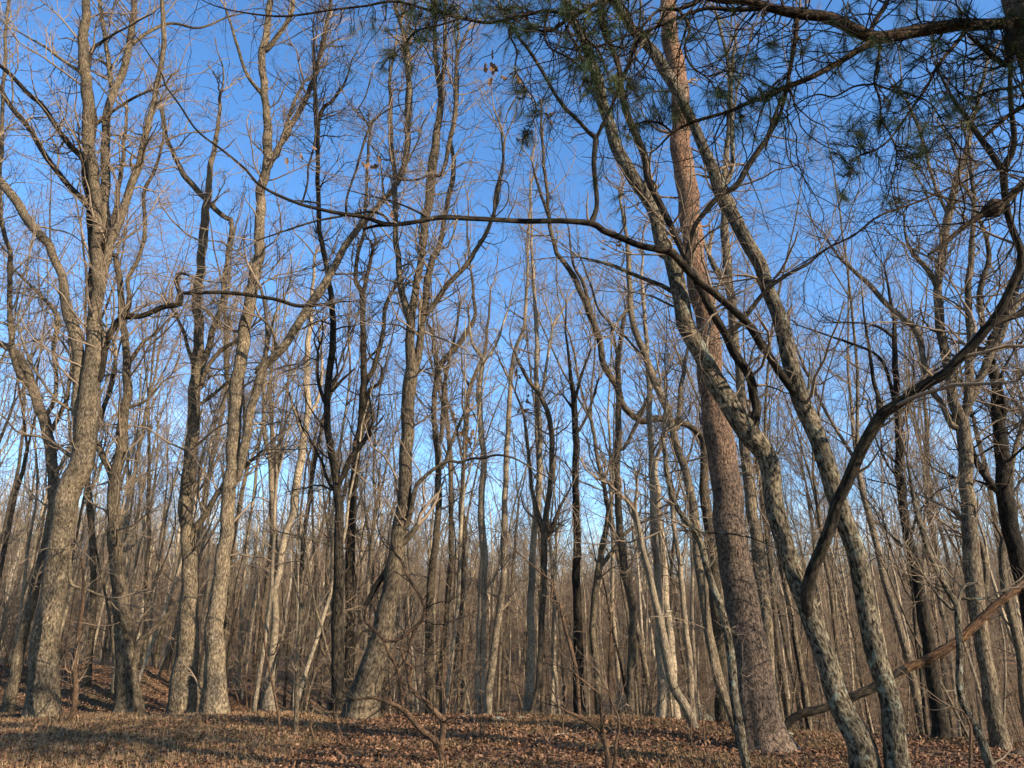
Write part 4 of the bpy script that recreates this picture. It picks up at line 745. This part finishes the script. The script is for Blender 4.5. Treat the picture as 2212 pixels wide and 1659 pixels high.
    link('needles', mesh_np('needles', V, Fq, M['needle'], smooth=False), root)
    # ragged mossy swelling on the lowest branch
    q = allP[17][0]; a, ry, rz = ray(1659+1450/3, 1345/3); dd = q[:, 1]/ry; j = int(np.hypot(q[:, 0]-a*dd, q[:, 2]-(CAM_Z+rz*dd)).argmin())
    LP = np.array([q[max(j-5, 0)], q[j], q[min(j+5, len(q)-1)]]) if len(q) > 6 else q
    c, d = at(1659+1455/3, 1352/3, float(q[j][1])); ax = unit(q[min(j+3, len(q)-1)]-q[max(j-3, 0)])
    s = 1/F*d; LP = np.array([c-ax*30*s, c-ax*15*s, c, c+ax*14*s, c+ax*30*s]); LR = np.array([5, 15, 19, 15, 7])*s
    Ps, Rs = resample(LP, LR, .012); g = Geo(); big_tube(g, Ps-org, Rs, 26, rough=.22, seed=77)
    link('burl', g.mesh('burl', M['bough']), root)
near_pine()

# ------------------------------------------------------------ the dead log leaning through the oaks
def dead_log():
    root_lab = 'orange-brown rotten log leaning up to the right behind the two rough oaks'
    pts = t(3,2,(-110,1520,60),(0,1470,66),(95,1410,64),(160,1335,58),(235,1300,64),(380,1270,62),(540,1200,66),(680,1135,72),(820,1050,54),(950,1000,66),(1100,920,68),(1230,830,66),(1380,700,60),(1500,575,58),(1600,500,54),(1720,420,50),(1900,300,42))
    P, R = trace_points(pts, 13.45, 0.04); R *= .8
    org = np.array([P[0][0], P[0][1], float(H(P[0][0], P[0][1]))]); root = empty('fallen_log', tuple(org), root_lab, 'log')
    P = np.vstack([org+np.array([-.05, 0, -.04]), P]); R = np.concatenate([[R[0]], R])
    Ps, Rs = resample(P, R, .05); g = Geo(); Pw = big_tube(g, Ps-org, Rs*(1+.12*np.sin(np.arange(len(Ps))*.9)*np.sin(np.arange(len(Ps))*.37)), 24, rough=.11, seed=8, wig=.3); cut = int(len(Ps)*.45)
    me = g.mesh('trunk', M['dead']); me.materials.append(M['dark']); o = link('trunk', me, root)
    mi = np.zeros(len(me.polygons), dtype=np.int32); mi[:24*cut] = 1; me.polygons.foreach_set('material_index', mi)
    rs = np.random.RandomState(4)
    for (x, y, dx, dz, L) in ((1560, 540, -.1, .25, .3), (1500, 560, -.25, .02, .4), (1150, 880, .1, .3, .14)):
        p, d = at(1659+x/3, 1106+y/3, float(P[-3][1])); j = int(np.linalg.norm(Ps-p, axis=1).argmin()); s = Pw[j]
        q = np.array([s, s+np.array([dx*.6, .02, dz*.8]), s+np.array([dx, 0, dz])*1.4]); PP, RR = resample(q, [.022, .016, .006], .04); g = Geo(); big_tube(g, PP, RR, 7, seed=int(x))
        link('branch_stub', g.mesh('branch_stub', M['oak']), root)
    # shreds of peeling bark hanging from the underside
    g = Geo(); n = 90; k = rs.randint(cut+4, len(Ps)-8, n); S = Pw[k]+rs.normal(0, .03, (n, 3))+np.array([0, 0, -1])*Rs[k][:, None]*.8
    PP, RR = grow(S, np.stack([rs.normal(0, .8, n), rs.normal(0, .4, n), -np.ones(n)], -1), rs.uniform(.03, .11, n), np.full(n, .011), 3, .3, 0, rs); batch_tubes(g, PP, RR, 3)
    link('bark_shreds', g.mesh('bark_shreds', M['dead']), root)
dead_log()

# ------------------------------------------------------------ shrubs and saplings in front
def sapling(label, stems, Y=None, mat='shrub', twig='twigf', kind='sapling', seed=1, dens=2.0, tl=.45, cat='sapling'):
    build_tree(kind, label, Y, stems[0], stems[1:], mat=mat, twig=twig, seed=seed, flare=.05, low=.5, sides=8, dens=dens, tl=tl, cat=cat, levels=3)
sapling('crooked brown multi-stemmed shrub sprawling in the foreground left of centre', [
  t(1,2,(1212,1640,36),(1195,1530,40),(1215,1440,38),(1215,1350,46),(1165,1300,34),(1120,1240,32),(1050,1190,30),(1000,1140,28),(988,1080,30),(1012,1010,24),(960,960,20),(935,880,14),(960,800,10)),
  t(1,2,(1190,1520,46),(1150,1470,44),(1060,1400,38),(960,1290,36),(850,1235,28),(760,1205,20),(640,1215,12)),
  t(1,2,(1050,1385,26),(960,1290,26),(945,1150,24),(915,1020,22),(860,930,20),(820,830,18),(760,760,18),(700,700,14),(715,620,10)),
  t(1,2,(1200,1370,30),(1280,1340,18),(1310,1270,14)), t(1,2,(820,830,18),(900,835,22),(1000,770,24),(1075,700,24),(1090,610,22),(1050,520,22),(985,420,20),(940,310,16)),
  t(1,2,(1075,700,22),(1030,760,20),(1000,850,20),(985,920,10)), t(1,2,(760,765,16),(690,770,14),(670,830,8)), t(1,2,(1155,1540,16),(1158,1400,14),(1150,1330,10)),
  t(1,2,(1030,1370,12),(1060,1310,12),(1065,1270,6))], seed=101, twig='twigd', kind='shrub', cat='shrub', dens=2.6)
sapling('reddish thin stem in front of the bright split-based trunk', [t(1,2,(155,1450,20),(148,1330,18),(130,1230,18),(92,1050,16),(58,870,14),(42,700,12),(40,560,8),(20,400,6))], seed=102)
sapling('thin pale sapling with a hooked top left of the dark V-forked trunk', [t(1,2,(252,1445,34),(262,1280,32),(265,1100,30),(285,700,26),(290,480,22),(318,340,20),(312,240,16),(290,165,14),(262,150,12),(150,130,8)), t(1,2,(318,340,12),(290,320,10),(230,320,6)), t(1,2,(300,180,10),(330,80,8),(330,0,6))], mat='grey', seed=103)
sapling('tan straight sapling beside the biggest tree at the left', [t(0,2,(400,1400,40),(470,1300,36),(492,1150,34),(485,1000,30),(508,800,28),(530,640,28),(540,500,18),(530,300,12))], Y=15.5, seed=104)
sapling('forked pale bush on the bank between the bright trunk and the dark forked tree', [t(1,2,(315,1320,16),(335,1200,18),(350,1140,20),(390,1030,14),(440,940,8)), t(1,2,(335,1200,12),(320,1090,10),(300,1080,5)), t(1,2,(350,1140,10),(430,1120,6))], Y=20, mat='grey', seed=105, kind='shrub', cat='shrub')
sapling('brown bent shrub with a broken arching stem in the foreground right of centre', [t(2,2,(635,1720,44),(622,1640,40),(612,1540,34),(600,1480,32),(560,1410,30),(480,1350,28),(370,1300,20),(300,1260,10)), t(2,2,(600,1470,20),(582,1370,22),(575,1270,20),(560,1180,14),(480,1110,12),(400,1040,8)), t(2,2,(610,1340,9),(700,1360,9),(750,1390,7),(850,1340,5))], seed=106, twig='twigd', kind='shrub', cat='shrub')
sapling('reddish upright stem at the bottom edge right of the bent shrub', [t(2,2,(650,1720,26),(668,1600,22),(672,1500,20),(695,1400,16),(690,1330,14),(640,1220,12),(620,1150,8))], seed=107)
sapling('dark vine-like sapling winding up beside the dark straight trunk', [t(2,2,(440,1420,20),(432,1250,26),(420,1050,26),(382,880,26),(345,760,22),(320,650,20),(310,590,16),(255,570,14),(258,460,12),(185,390,10),(0,230,8))], Y=16, seed=108)
sapling('slim dark stem rising in front of the pale trunks in the middle of the photo', [t(2,2,(640,1190,14),(625,1100,16),(632,950,18),(640,800,14),(640,650,12)), t(2,2,(640,930,12),(700,880,10),(850,880,6))], Y=22, seed=109)
sapling('thin brown stem at the bottom right corner left of the pale dark-footed trunk', [t(3,2,(1308,1720,24),(1312,1500,20),(1315,1400,18),(1260,1290,14),(1180,1260,9)), t(3,2,(1315,1400,12),(1330,1300,8))], seed=110)
_rs = np.random.RandomState(55)
FORE = [(380,1480,400),(330,1450,380),(770,1500,360),(520,1540,300),(1160,1560,380),(1250,1540,430),(1470,1500,280),(460,1600,330),(720,1620,260),(60,1500,300),(1540,1540,260),(250,1580,330)]
for k, (x, y, h) in enumerate(FORE):
    c = 2 if k % 3 else 1; px0 = 553*c+x/3; py0 = 1106+y/3; pts = []; q = px0
    for s in np.linspace(0, 1, 6):
        pts.append((q, py0-h/3*s, 3.0*(1-s)+0.9)); q += _rs.normal(0, 5)
    build_tree('twig_sprout', 'thin leafless sprout standing in the fallen leaves of the open foreground', None, pts, [], mat='shrub', twig='twigf', seed=400+k, flare=0, low=.1, sides=6, dens=2.5, tl=.28, cat='sprout', group='thin leafless sprouts in the foreground', levels=2)

# ------------------------------------------------------------ rocks, mound, stump debris
def rock_material():
    m, nt, b = newmat('mossy_rock'); N = nt.nodes; L = nt.links; tcd = N.new('ShaderNodeTexCoord')
    n = N.new('ShaderNodeTexNoise'); n.inputs['Scale'].default_value = 6; n.inputs['Detail'].default_value = 8; L.new(tcd.outputs['Object'], n.inputs['Vector'])
    r = ramp(nt, [(0.35, (0.07, 0.075, 0.03)), (0.5, (0.16, 0.16, 0.11)), (0.65, (0.24, 0.24, 0.20))]); L.new(n.outputs['Fac'], r.inputs[0]); L.new(r.outputs[0], b.inputs['Base Color'])
    bp = N.new('ShaderNodeBump'); bp.inputs['Distance'].default_value = .03; L.new(n.outputs['Fac'], bp.inputs['Height']); L.new(bp.outputs[0], b.inputs['Normal']); return m
M['rock'] = rock_material(); M['mud'] = plain('dark_root_mound_earth', (0.05, 0.035, 0.022), .4, 6)
import bmesh
def rock(label, px, py, wpx, hpx, mat='rock', kind='rock', cat='rock', seed=0, Y=None):
    Y = Y or ground_Y(px, py); p, d = at(px, py, Y); w = wpx*d/F/2; h = hpx*d/F; z = float(H(p[0], Y))
    bm = bmesh.new(); bmesh.ops.create_icosphere(bm, subdivisions=4, radius=1)
    for v in bm.verts:
        s = 1+.28*mnoise.noise(v.co*1.3+Vector((seed, 0, 0)))+.14*mnoise.noise(v.co*3.1+Vector((0, seed, 0)))+.06*mnoise.noise(v.co*8)
        v.co = Vector((v.co.x*s*w, v.co.y*s*w*.7, v.co.z*s*h))
    for f in bm.faces: f.smooth = True
    me = bpy.data.meshes.new(kind); bm.to_mesh(me); bm.free(); me.materials.append(M[mat])
    o = link(kind, me, None, (p[0], Y, z)); o['label'] = label; o['category'] = cat; return o
rock('low pale rock at the foot of the bowed dark trunk left of centre', 1003, 1541, 36, 9, seed=1)
rock('flat shaded grey rock on the crest below the straight pale trunk', 1073, 1557, 44, 9, seed=2)
rock('thin flat rock slab on the crest at the centre of the photo', 1123, 1552, 30, 5, seed=3)
rock('mossy rock with a white patch on the crest left of the pine', 1518, 1557, 42, 16, seed=4)
rock('small mossy rock beside the foot of the pine below the dead log', 1700, 1592, 34, 9, seed=5)
rock('dark earthy root mound on the bank behind the dark V-forked trunk', 695, 1500, 46, 22, mat='mud', kind='root_mound', cat='mound', seed=6, Y=25)
rock('dark rotten debris heap at the foot of the smooth pale trunk at the right edge', 2200, 1636, 46, 14, mat='mud', kind='debris_heap', cat='debris', seed=7)

# ------------------------------------------------------------ fallen sticks
_rs = np.random.RandomState(66)
for k in range(34):
    y = 9+8.5*_rs.rand(); x = (_rs.rand()*2-1)*y*.66; L = _rs.uniform(.4, 1.8); a = _rs.rand()*3.14; n = 7; q = np.linspace(-.5, .5, n)*L
    px = x+np.cos(a)*q+np.cumsum(_rs.normal(0, .02, n)); py = y+np.sin(a)*q+np.cumsum(_rs.normal(0, .02, n)); P = np.stack([px, py, H(px, py)+.035+_rs.uniform(0, .05)*np.linspace(0, 1, n)], -1)
    org = np.array([x, y, float(H(x, y))]); g = Geo(); Ps, Rs = resample(P, np.linspace(_rs.uniform(.010, .022), .004, n), .06); big_tube(g, Ps-org, Rs, 7, rough=.08, seed=k, wig=.5)
    S, D, LL_, RR_, _i = sprout(P[None], np.full((1, n), .006), np.array([L]), 2.5, _rs); 
    if len(S): PP, RR2_ = grow(S, D*np.array([1, 1, .4])+np.array([0, 0, .1]), np.maximum(LL_, .1), RR_, 5, .2, 0, _rs); batch_tubes(g, PP-org, np.maximum(RR2_, .002), 4)
    o = link('fallen_stick', g.mesh('fallen_stick', M['brown' if k % 3 else 'pale']), None, tuple(org)); o['label'] = 'bare twiggy stick lying on the fallen leaves in the foreground'; o['category'] = 'stick'; o['group'] = 'sticks lying on the forest floor'

# ------------------------------------------------------------ white house glimpsed through the trunks
def house():
    cx, cy = -15.6, 80.0; z0 = float(H(cx, cy))-.1
    siding, nt, b = newmat('white_siding'); b.inputs['Base Color'].default_value = (.5, .5, .5, 1)
    wv = nt.nodes.new('ShaderNodeTexWave'); wv.bands_direction = 'Z'; wv.inputs['Scale'].default_value = 2.5; tcd = nt.nodes.new('ShaderNodeTexCoord'); nt.links.new(tcd.outputs['Object'], wv.inputs['Vector'])
    bp = nt.nodes.new('ShaderNodeBump'); bp.inputs['Distance'].default_value = .02; nt.links.new(wv.outputs['Fac'], bp.inputs['Height']); nt.links.new(bp.outputs[0], b.inputs['Normal'])
    roofm = plain('grey_shingle_roof', (.10, .095, .09), .3, 8); glass, nt, b = newmat('dark_window_glass'); b.inputs['Base Color'].default_value = (.03, .035, .04, 1); b.inputs['Roughness'].default_value = .1; b.inputs['Specular IOR Level'].default_value = .5
    redm, nt, b = newmat('dull_red_door_paint'); b.inputs['Base Color'].default_value = (.25, .07, .06, 1)
    root = empty('house', (cx, cy, z0), 'low white house glimpsed far behind the trunks left of centre', 'house')
    def box(name, x0, x1, y0, y1, z0_, z1, m, par):
        me = bpy.data.meshes.new(name); v = [(x, y, z) for x in (x0, x1) for y in (y0, y1) for z in (z0_, z1)]
        me.from_pydata(v, [], [(0, 1, 3, 2), (4, 6, 7, 5), (0, 4, 5, 1), (2, 3, 7, 6), (0, 2, 6, 4), (1, 5, 7, 3)]); me.materials.append(m); return link(name, me, par)
    box('wall', -4.6, 4.6, 0, 6, -.5, 2.9, siding, root)
    me = bpy.data.meshes.new('roof'); me.from_pydata([(-5, -.5, 2.85), (5, -.5, 2.85), (5, 6.5, 2.85), (-5, 6.5, 2.85), (-5, 3, 4.6), (5, 3, 4.6)], [], [(0, 1, 5, 4), (2, 3, 4, 5), (1, 2, 5), (3, 0, 4), (0, 3, 2, 1)]); me.materials.append(roofm); link('roof', me, root)
    for x in (-3.4, -1.0, 3.0):
        f = box('window', x, x+1.1, -.05, -.003, .9, 2.2, siding, root); box('pane', x+.08, x+1.02, -.058, -.053, .98, 2.12, glass, f)
    box('door', 1.2, 2.1, -.05, -.003, -.1, 2.05, redm, root)
house()

# ------------------------------------------------------------ the forest behind: kinds made once, then copied tree by tree
def make_kind(seed, Hh, rb, mat, twig, nlead, lean=.02, lod=1.0, minr=.004, straight=.03):
    rs = np.random.RandomState(seed); g = Geo(); leads = []
    hf = Hh*rs.uniform(.35, .6); n = 9
    def path(S, D, L, r0, r1, k, up=.03, w=.05):
        P = [np.array(S, float)]; d = np.array(D, float); d /= np.linalg.norm(d)
        for _ in range(k): d = d+rs.normal(0, w, 3)+np.array([0, 0, up]); d /= np.linalg.norm(d); P.append(P[-1]+d*L/k)
        return np.array(P), np.linspace(r0, r1, k+1)
    P, R = path((0, 0, -.4), (rs.normal(0, lean), rs.normal(0, lean), 1), hf+.4, rb, rb*.72, n, w=straight); R[0] *= 1.25
    def tube(P, R, s):
        Ps, Rs = resample(P, R, .55 if lod >= 1 else 1.2); big_tube(g, Ps, Rs, s, rough=.04, seed=rs.randint(9999), wig=.3); return Ps, Rs
    sd = 12 if lod >= 1 else 6
    Ps, Rs = tube(P, R, sd); lim = []; T = P[-1]-P[-2]; T /= np.linalg.norm(T)
    az0 = rs.rand()*6.28
    for i in range(nlead):
        az = az0+i*6.28/nlead+rs.normal(0, .3); a = rs.uniform(.10, .38) if nlead > 1 else .05; D = T+np.array([math.cos(az)*a, math.sin(az)*a, 0]); L = (Hh-hf)*rs.uniform(.8, 1.0)
        Q, RQ = path(P[-1]-T*.05, D, L, rb*(.70 if nlead == 1 else .5), rb*.07, 9, up=.05, w=.09); Q, RQ = tube(Q, RQ, max(5, sd-3)); leads.append((Q, RQ, L))
        if rs.rand() < .6:
            j = int(len(Q)*rs.uniform(.25, .5)); az = rs.rand()*6.28; Q2, R2 = path(Q[j], (math.cos(az)*.45, math.sin(az)*.45, 1), L*.5, RQ[j]*.65, rb*.05, 6, up=.04, w=.1); Q2, R2 = tube(Q2, R2, max(5, sd-4)); leads.append((Q2, R2, L*.5))
    trunk = g.mesh('trunk', M[mat])
    # ascending limbs
    g = Geo(); SS = []; DD = []; LL = []; RR = []
    for (Q, RQ, L) in leads:
        n = int(L*1.25*lod)+3; k = (rs.uniform(.05, .97, n)*(len(Q)-1)).astype(int); az = rs.rand(n)*6.28; sl = rs.uniform(.35, 1.3, n)
        SS.append(Q[k]); DD.append(np.stack([np.cos(az), np.sin(az), sl], -1)); LL.append(L*rs.uniform(.14, .42, n)*(1.15-k/len(Q))+.5); RR.append(np.clip(RQ[k]*.45, .006, .05))
    n = int(5*lod); k = rs.randint(2, len(Ps), n); az = rs.rand(n)*6.28; SS.append(Ps[k]); DD.append(np.stack([np.cos(az), np.sin(az), rs.uniform(0, .8, n)], -1)); LL.append(rs.uniform(.6, 2.6, n)); RR.append(np.full(n, .014))
    S, D, L, R = map(np.concatenate, (SS, DD, LL, RR))
    P1, R1 = grow(S, D, L, R, 8, .18, .10, rs); batch_tubes(g, P1, np.maximum(R1, minr), 5)
    S2, D2, L2, R2, _ = sprout(P1, R1, L, 2.7*lod, rs); L2 = np.maximum(L2, .3); P2, RR2 = grow(S2, D2, L2, R2, 6, .24, .07, rs); batch_tubes(g, P2, np.maximum(RR2, minr*.8), 3)
    S3, D3, L3, R3, _ = sprout(P2, RR2, L2, 3.6*lod, rs); L3 = np.maximum(L3, .18); P3, RR3 = grow(S3, D3, L3, R3, 4, .2, .06, rs); batch_tubes(g, P3, np.maximum(RR3, minr*.6), 3)
    if lod >= 1:
        S4, D4, L4, R4, _ = sprout(P3, RR3, L3, 3.8, rs); L4 = np.maximum(L4, .10); P4, RR4 = grow(S4, D4, L4, R4, 3, .2, .03, rs); batch_tubes(g, P4, np.maximum(RR4, minr*.55), 3)
    return trunk, g.mesh('crown', M[twig])
KINDS = []
specs = [(501, 19, .13, 'grey', 'twig', 2), (502, 21, .16, 'grey', 'twig', 3), (503, 17, .10, 'pale', 'twig', 1), (504, 20, .14, 'brown', 'twig', 2), (505, 18, .11, 'grey', 'twig', 2), (506, 22, .18, 'grey', 'twig', 2),
         (507, 16, .085, 'pale', 'twig', 1), (508, 19, .12, 'pale', 'twig', 2), (509, 15, .075, 'brown', 'twig', 1), (510, 20, .13, 'grey', 'twig', 3), (511, 18, .10, 'pale', 'twig', 1), (512, 21, .15, 'brown', 'twig', 2)]
for s in specs: KINDS.append(make_kind(s[0], s[1], s[2]*.68, *s[3:], minr=.003))
def shrub_kind(seed, Hh, stems):
    rs = np.random.RandomState(seed); g = Geo(); S = np.zeros((stems, 3)); S[:, :2] = rs.normal(0, .05, (stems, 2)); S[:, 2] = -.1
    P, R = grow(S, np.stack([rs.normal(0, .22, stems), rs.normal(0, .22, stems), np.ones(stems)], -1), Hh*rs.uniform(.7, 1.05, stems), np.full(stems, .016), 10, .07, .04, rs, tip=.25); batch_tubes(g, P, R, 6)
    st = g.mesh('stem', M['shrub']); g = Geo(); L = np.full(stems, Hh)
    S2, D2, L2, R2, _ = sprout(P, R, L, 5.5, rs, lo=.2, ang=(45, 85), lf=(.16, .45)); P2, RR2 = grow(S2, D2, L2, R2*.8, 6, .22, .03, rs); batch_tubes(g, P2, np.maximum(RR2, .0035), 3)
    S3, D3, L3, R3, _ = sprout(P2, RR2, L2, 5, rs); L3 = np.maximum(L3, .15); P3, RR3 = grow(S3, D3, L3, R3, 4, .22, 0, rs); batch_tubes(g, P3, np.maximum(RR3, .003), 3)
    S4, D4, L4, R4, _ = sprout(P3, RR3, L3, 4, rs); L4 = np.maximum(L4, .09); P4, RR4 = grow(S4, D4, L4, R4, 3, .2, 0, rs); batch_tubes(g, P4, np.maximum(RR4, .0028), 3)
    return st, g.mesh('twigs', M['twigf'])
SHR = [shrub_kind(601, 5.0, 1), shrub_kind(602, 3.6, 3), shrub_kind(603, 6.2, 1), shrub_kind(604, 2.8, 4)]

rs = np.random.RandomState(77)
placed = [np.array([o.location.x, o.location.y]) for o in bpy.data.objects if o.parent is None and o.get('category') == 'tree']
def free(x, y, gap):
    p = np.array([x, y]); return all(np.hypot(*(p-q)) > gap for q in placed)
def put(kind, parts, names, x, y, sc, label, cat, group):
    e = empty(kind, (x, y, float(H(x, y))), label, cat, group); e.scale = (sc*rs.uniform(.9, 1.1),)*2+(sc,)
    e.rotation_euler = (rs.normal(0, .035), rs.normal(0, .035), rs.rand()*6.283)
    for m, nme in zip(parts, names): link(nme, m, e)
    return e
def spots(n, ylo, yhi, gap, power=1.0, xl=0.76, x_min=None):
    got = 0; tries = 0
    while got < n and tries < n*60:
        tries += 1; y = ylo+(yhi-ylo)*rs.rand()**power; x = (rs.rand()*2-1)*(y*xl+1.5)
        if not free(x, y, gap) or (abs(x+15.6) < 6 and 78 < y < 88): continue
        placed.append(np.array([x, y])); got += 1; yield x, y
for x, y in spots(112, 23, 45, 1.5, .9):
    k = rs.randint(len(KINDS)); put('forest_tree', KINDS[k], ('trunk', 'crown'), x, y, rs.uniform(.9, 1.38), 'slender leafless tree in the crowded middle rows of the forest', 'tree', 'leafless trees crowding the middle distance')
for x, y in spots(176, 45, 92, 1.5, .8):
    k = rs.randint(len(KINDS)); put('forest_tree', KINDS[k], ('trunk', 'crown'), x, y, rs.uniform(.75, 1.05), 'thin leafless tree among the dense far rows of the forest', 'tree', 'leafless trees of the far rows')
POLES = [make_kind(801, 11, .05, 'pale', 'twig', 1, lod=1.0, minr=.003), make_kind(802, 13, .06, 'pale', 'twig', 2, minr=.003), make_kind(803, 9, .04, 'dark', 'twigf', 1, minr=.003), make_kind(804, 12, .055, 'pale', 'twigf', 1, minr=.003, lean=.12), make_kind(805, 10, .045, 'grey', 'twig', 1, minr=.003, lean=.2)]
for x, y in spots(290, 21, 58, .8, .95):
    k = rs.randint(len(POLES)); put('young_tree', POLES[k], ('trunk', 'crown'), x, y, rs.uniform(.7, 1.15), 'thin pole-like young tree squeezed between the larger forest trunks', 'tree', 'pole-like young trees of the forest')
for x, y in spots(270, 20, 66, .7, .9):
    k = rs.randint(len(SHR)); put('understory_shrub', SHR[k], ('stem', 'twigs'), x, y, rs.uniform(.75, 1.35), 'brown twiggy leafless shrub growing between the forest trunks', 'shrub', 'twiggy shrubs between the trunks')
# trees beside and behind the viewer, whose shadows fall into the view
for (x, y, k) in ((9.5, -3.5, 6), (12, 2.5, 8), (13.5, -9, 2), (17, 7, 10), (20, -5, 8), (-1.5, -7, 6), (21, 1, 2), (19, 14, 5), (25, 9, 10), (-8, -9, 2), (-13, -3, 8), (27, 18, 7)):
    put('forest_tree', KINDS[k], ('trunk', 'crown'), x, y, 1.0, 'bare tree outside the right and near side of the view, casting shadows into it', 'tree', 'bare trees around the viewer')

for i in range(12):
    y = rs.uniform(-6, 7); x = max(6.5, y*.8+4.5)+rs.uniform(0, 8)
    put('understory_shrub', SHR[i % 4], ('stem', 'twigs'), x, y, rs.uniform(.8, 1.3), 'leafless shrub outside the right side of the view, casting shadows into it', 'shrub', 'shrubs around the viewer')

# the far-off wood on the rising ground: one mass
def distant_wood():
    rs = np.random.RandomState(5); lows = [make_kind(700+i, 17+i, .15, 'grey', 'twig', 1+i % 3, lod=.36, minr=.011) for i in range(4)]+[make_kind(720+i, 7+2*i, .05, 'grey', 'twig', 2, lod=.9, minr=.011) for i in range(3)]; data = []
    for trn, crn in lows:
        d = []
        for me in (trn, crn):
            V = np.zeros(len(me.vertices)*3, dtype=np.float32); me.vertices.foreach_get('co', V); Fi = np.zeros(len(me.loops), dtype=np.int32); me.loops.foreach_get('vertex_index', Fi); d.append((V.reshape(-1, 3), Fi.reshape(-1, 4)))
        data.append(d)
    for mat, which, nm in (('grey', 0, 'trunks'), ('twig', 1, 'crowns')):
        pass
    VV = [[], []]; FF = [[], []]; nn = [0, 0]
    for i in range(1150):
        y = 60+150*rs.rand()**.85; x = (rs.rand()*2-1)*(y*.80+3); a = rs.rand()*6.28; s = rs.uniform(.75, 1.05); k = rs.randint(7); c, si = math.cos(a)*s, math.sin(a)*s
        for w in (0, 1):
            V, Fq = data[k][w]; Q = np.stack([V[:, 0]*c-V[:, 1]*si+x, V[:, 0]*si+V[:, 1]*c+y, V[:, 2]*s+float(H(x, y))], -1); VV[w].append(Q); FF[w].append(Fq+nn[w]); nn[w] += len(V)
    th = []
    for i in range(4):
        st = 5; g = Geo(); hh = 9+i; P, R = grow(np.concatenate([rs.normal(0, .8, (st, 2)), np.zeros((st, 1))-.2], 1), np.stack([rs.normal(0, .15, st), rs.normal(0, .15, st), np.ones(st)], -1), hh*rs.uniform(.6, 1, st), np.full(st, .05), 9, .05, .04, rs, tip=.3); batch_tubes(g, P, R, 4)
        S2, D2, L2, R2, _ = sprout(P, R, np.full(st, hh), 3.4, rs, lo=.06, ang=(30, 80), lf=(.15, .4)); P2, RR2 = grow(S2, D2, L2, R2, 5, .2, .05, rs); batch_tubes(g, P2, np.maximum(RR2, .014), 3)
        S3, D3, L3, R3, _ = sprout(P2, RR2, L2, 2.4, rs); L3 = np.maximum(L3, .4); P3, RR3 = grow(S3, D3, L3, R3, 3, .2, .03, rs); batch_tubes(g, P3, np.maximum(RR3, .011), 3)
        th.append((np.concatenate(g.V), np.concatenate(g.F)))
    for i in range(950):
        y = 62+150*rs.rand()**.8; x = (rs.rand()*2-1)*(y*.80+3); a = rs.rand()*6.28; s = rs.uniform(.6, 1.15); V, Fq = th[rs.randint(4)]; c, si = math.cos(a)*s, math.sin(a)*s
        Q = np.stack([V[:, 0]*c-V[:, 1]*si+x, V[:, 0]*si+V[:, 1]*c+y, V[:, 2]*s+float(H(x, y))], -1); VV[1].append(Q); FF[1].append(Fq+nn[1]); nn[1] += len(V)
    pass
    V = np.concatenate(VV[0]+VV[1]); Fq = np.concatenate([np.concatenate(FF[0]), np.concatenate(FF[1])+nn[0]])
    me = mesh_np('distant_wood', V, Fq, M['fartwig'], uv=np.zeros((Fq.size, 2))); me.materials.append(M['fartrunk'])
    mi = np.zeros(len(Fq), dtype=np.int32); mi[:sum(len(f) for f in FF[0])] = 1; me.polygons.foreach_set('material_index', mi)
    o = link('distant_wood', me); o['kind'] = 'stuff'; o['label'] = 'far-off leafless wood on the rising ground behind everything'; o['category'] = 'wood'
    for trn, crn in lows: bpy.data.meshes.remove(trn); bpy.data.meshes.remove(crn)
distant_wood()
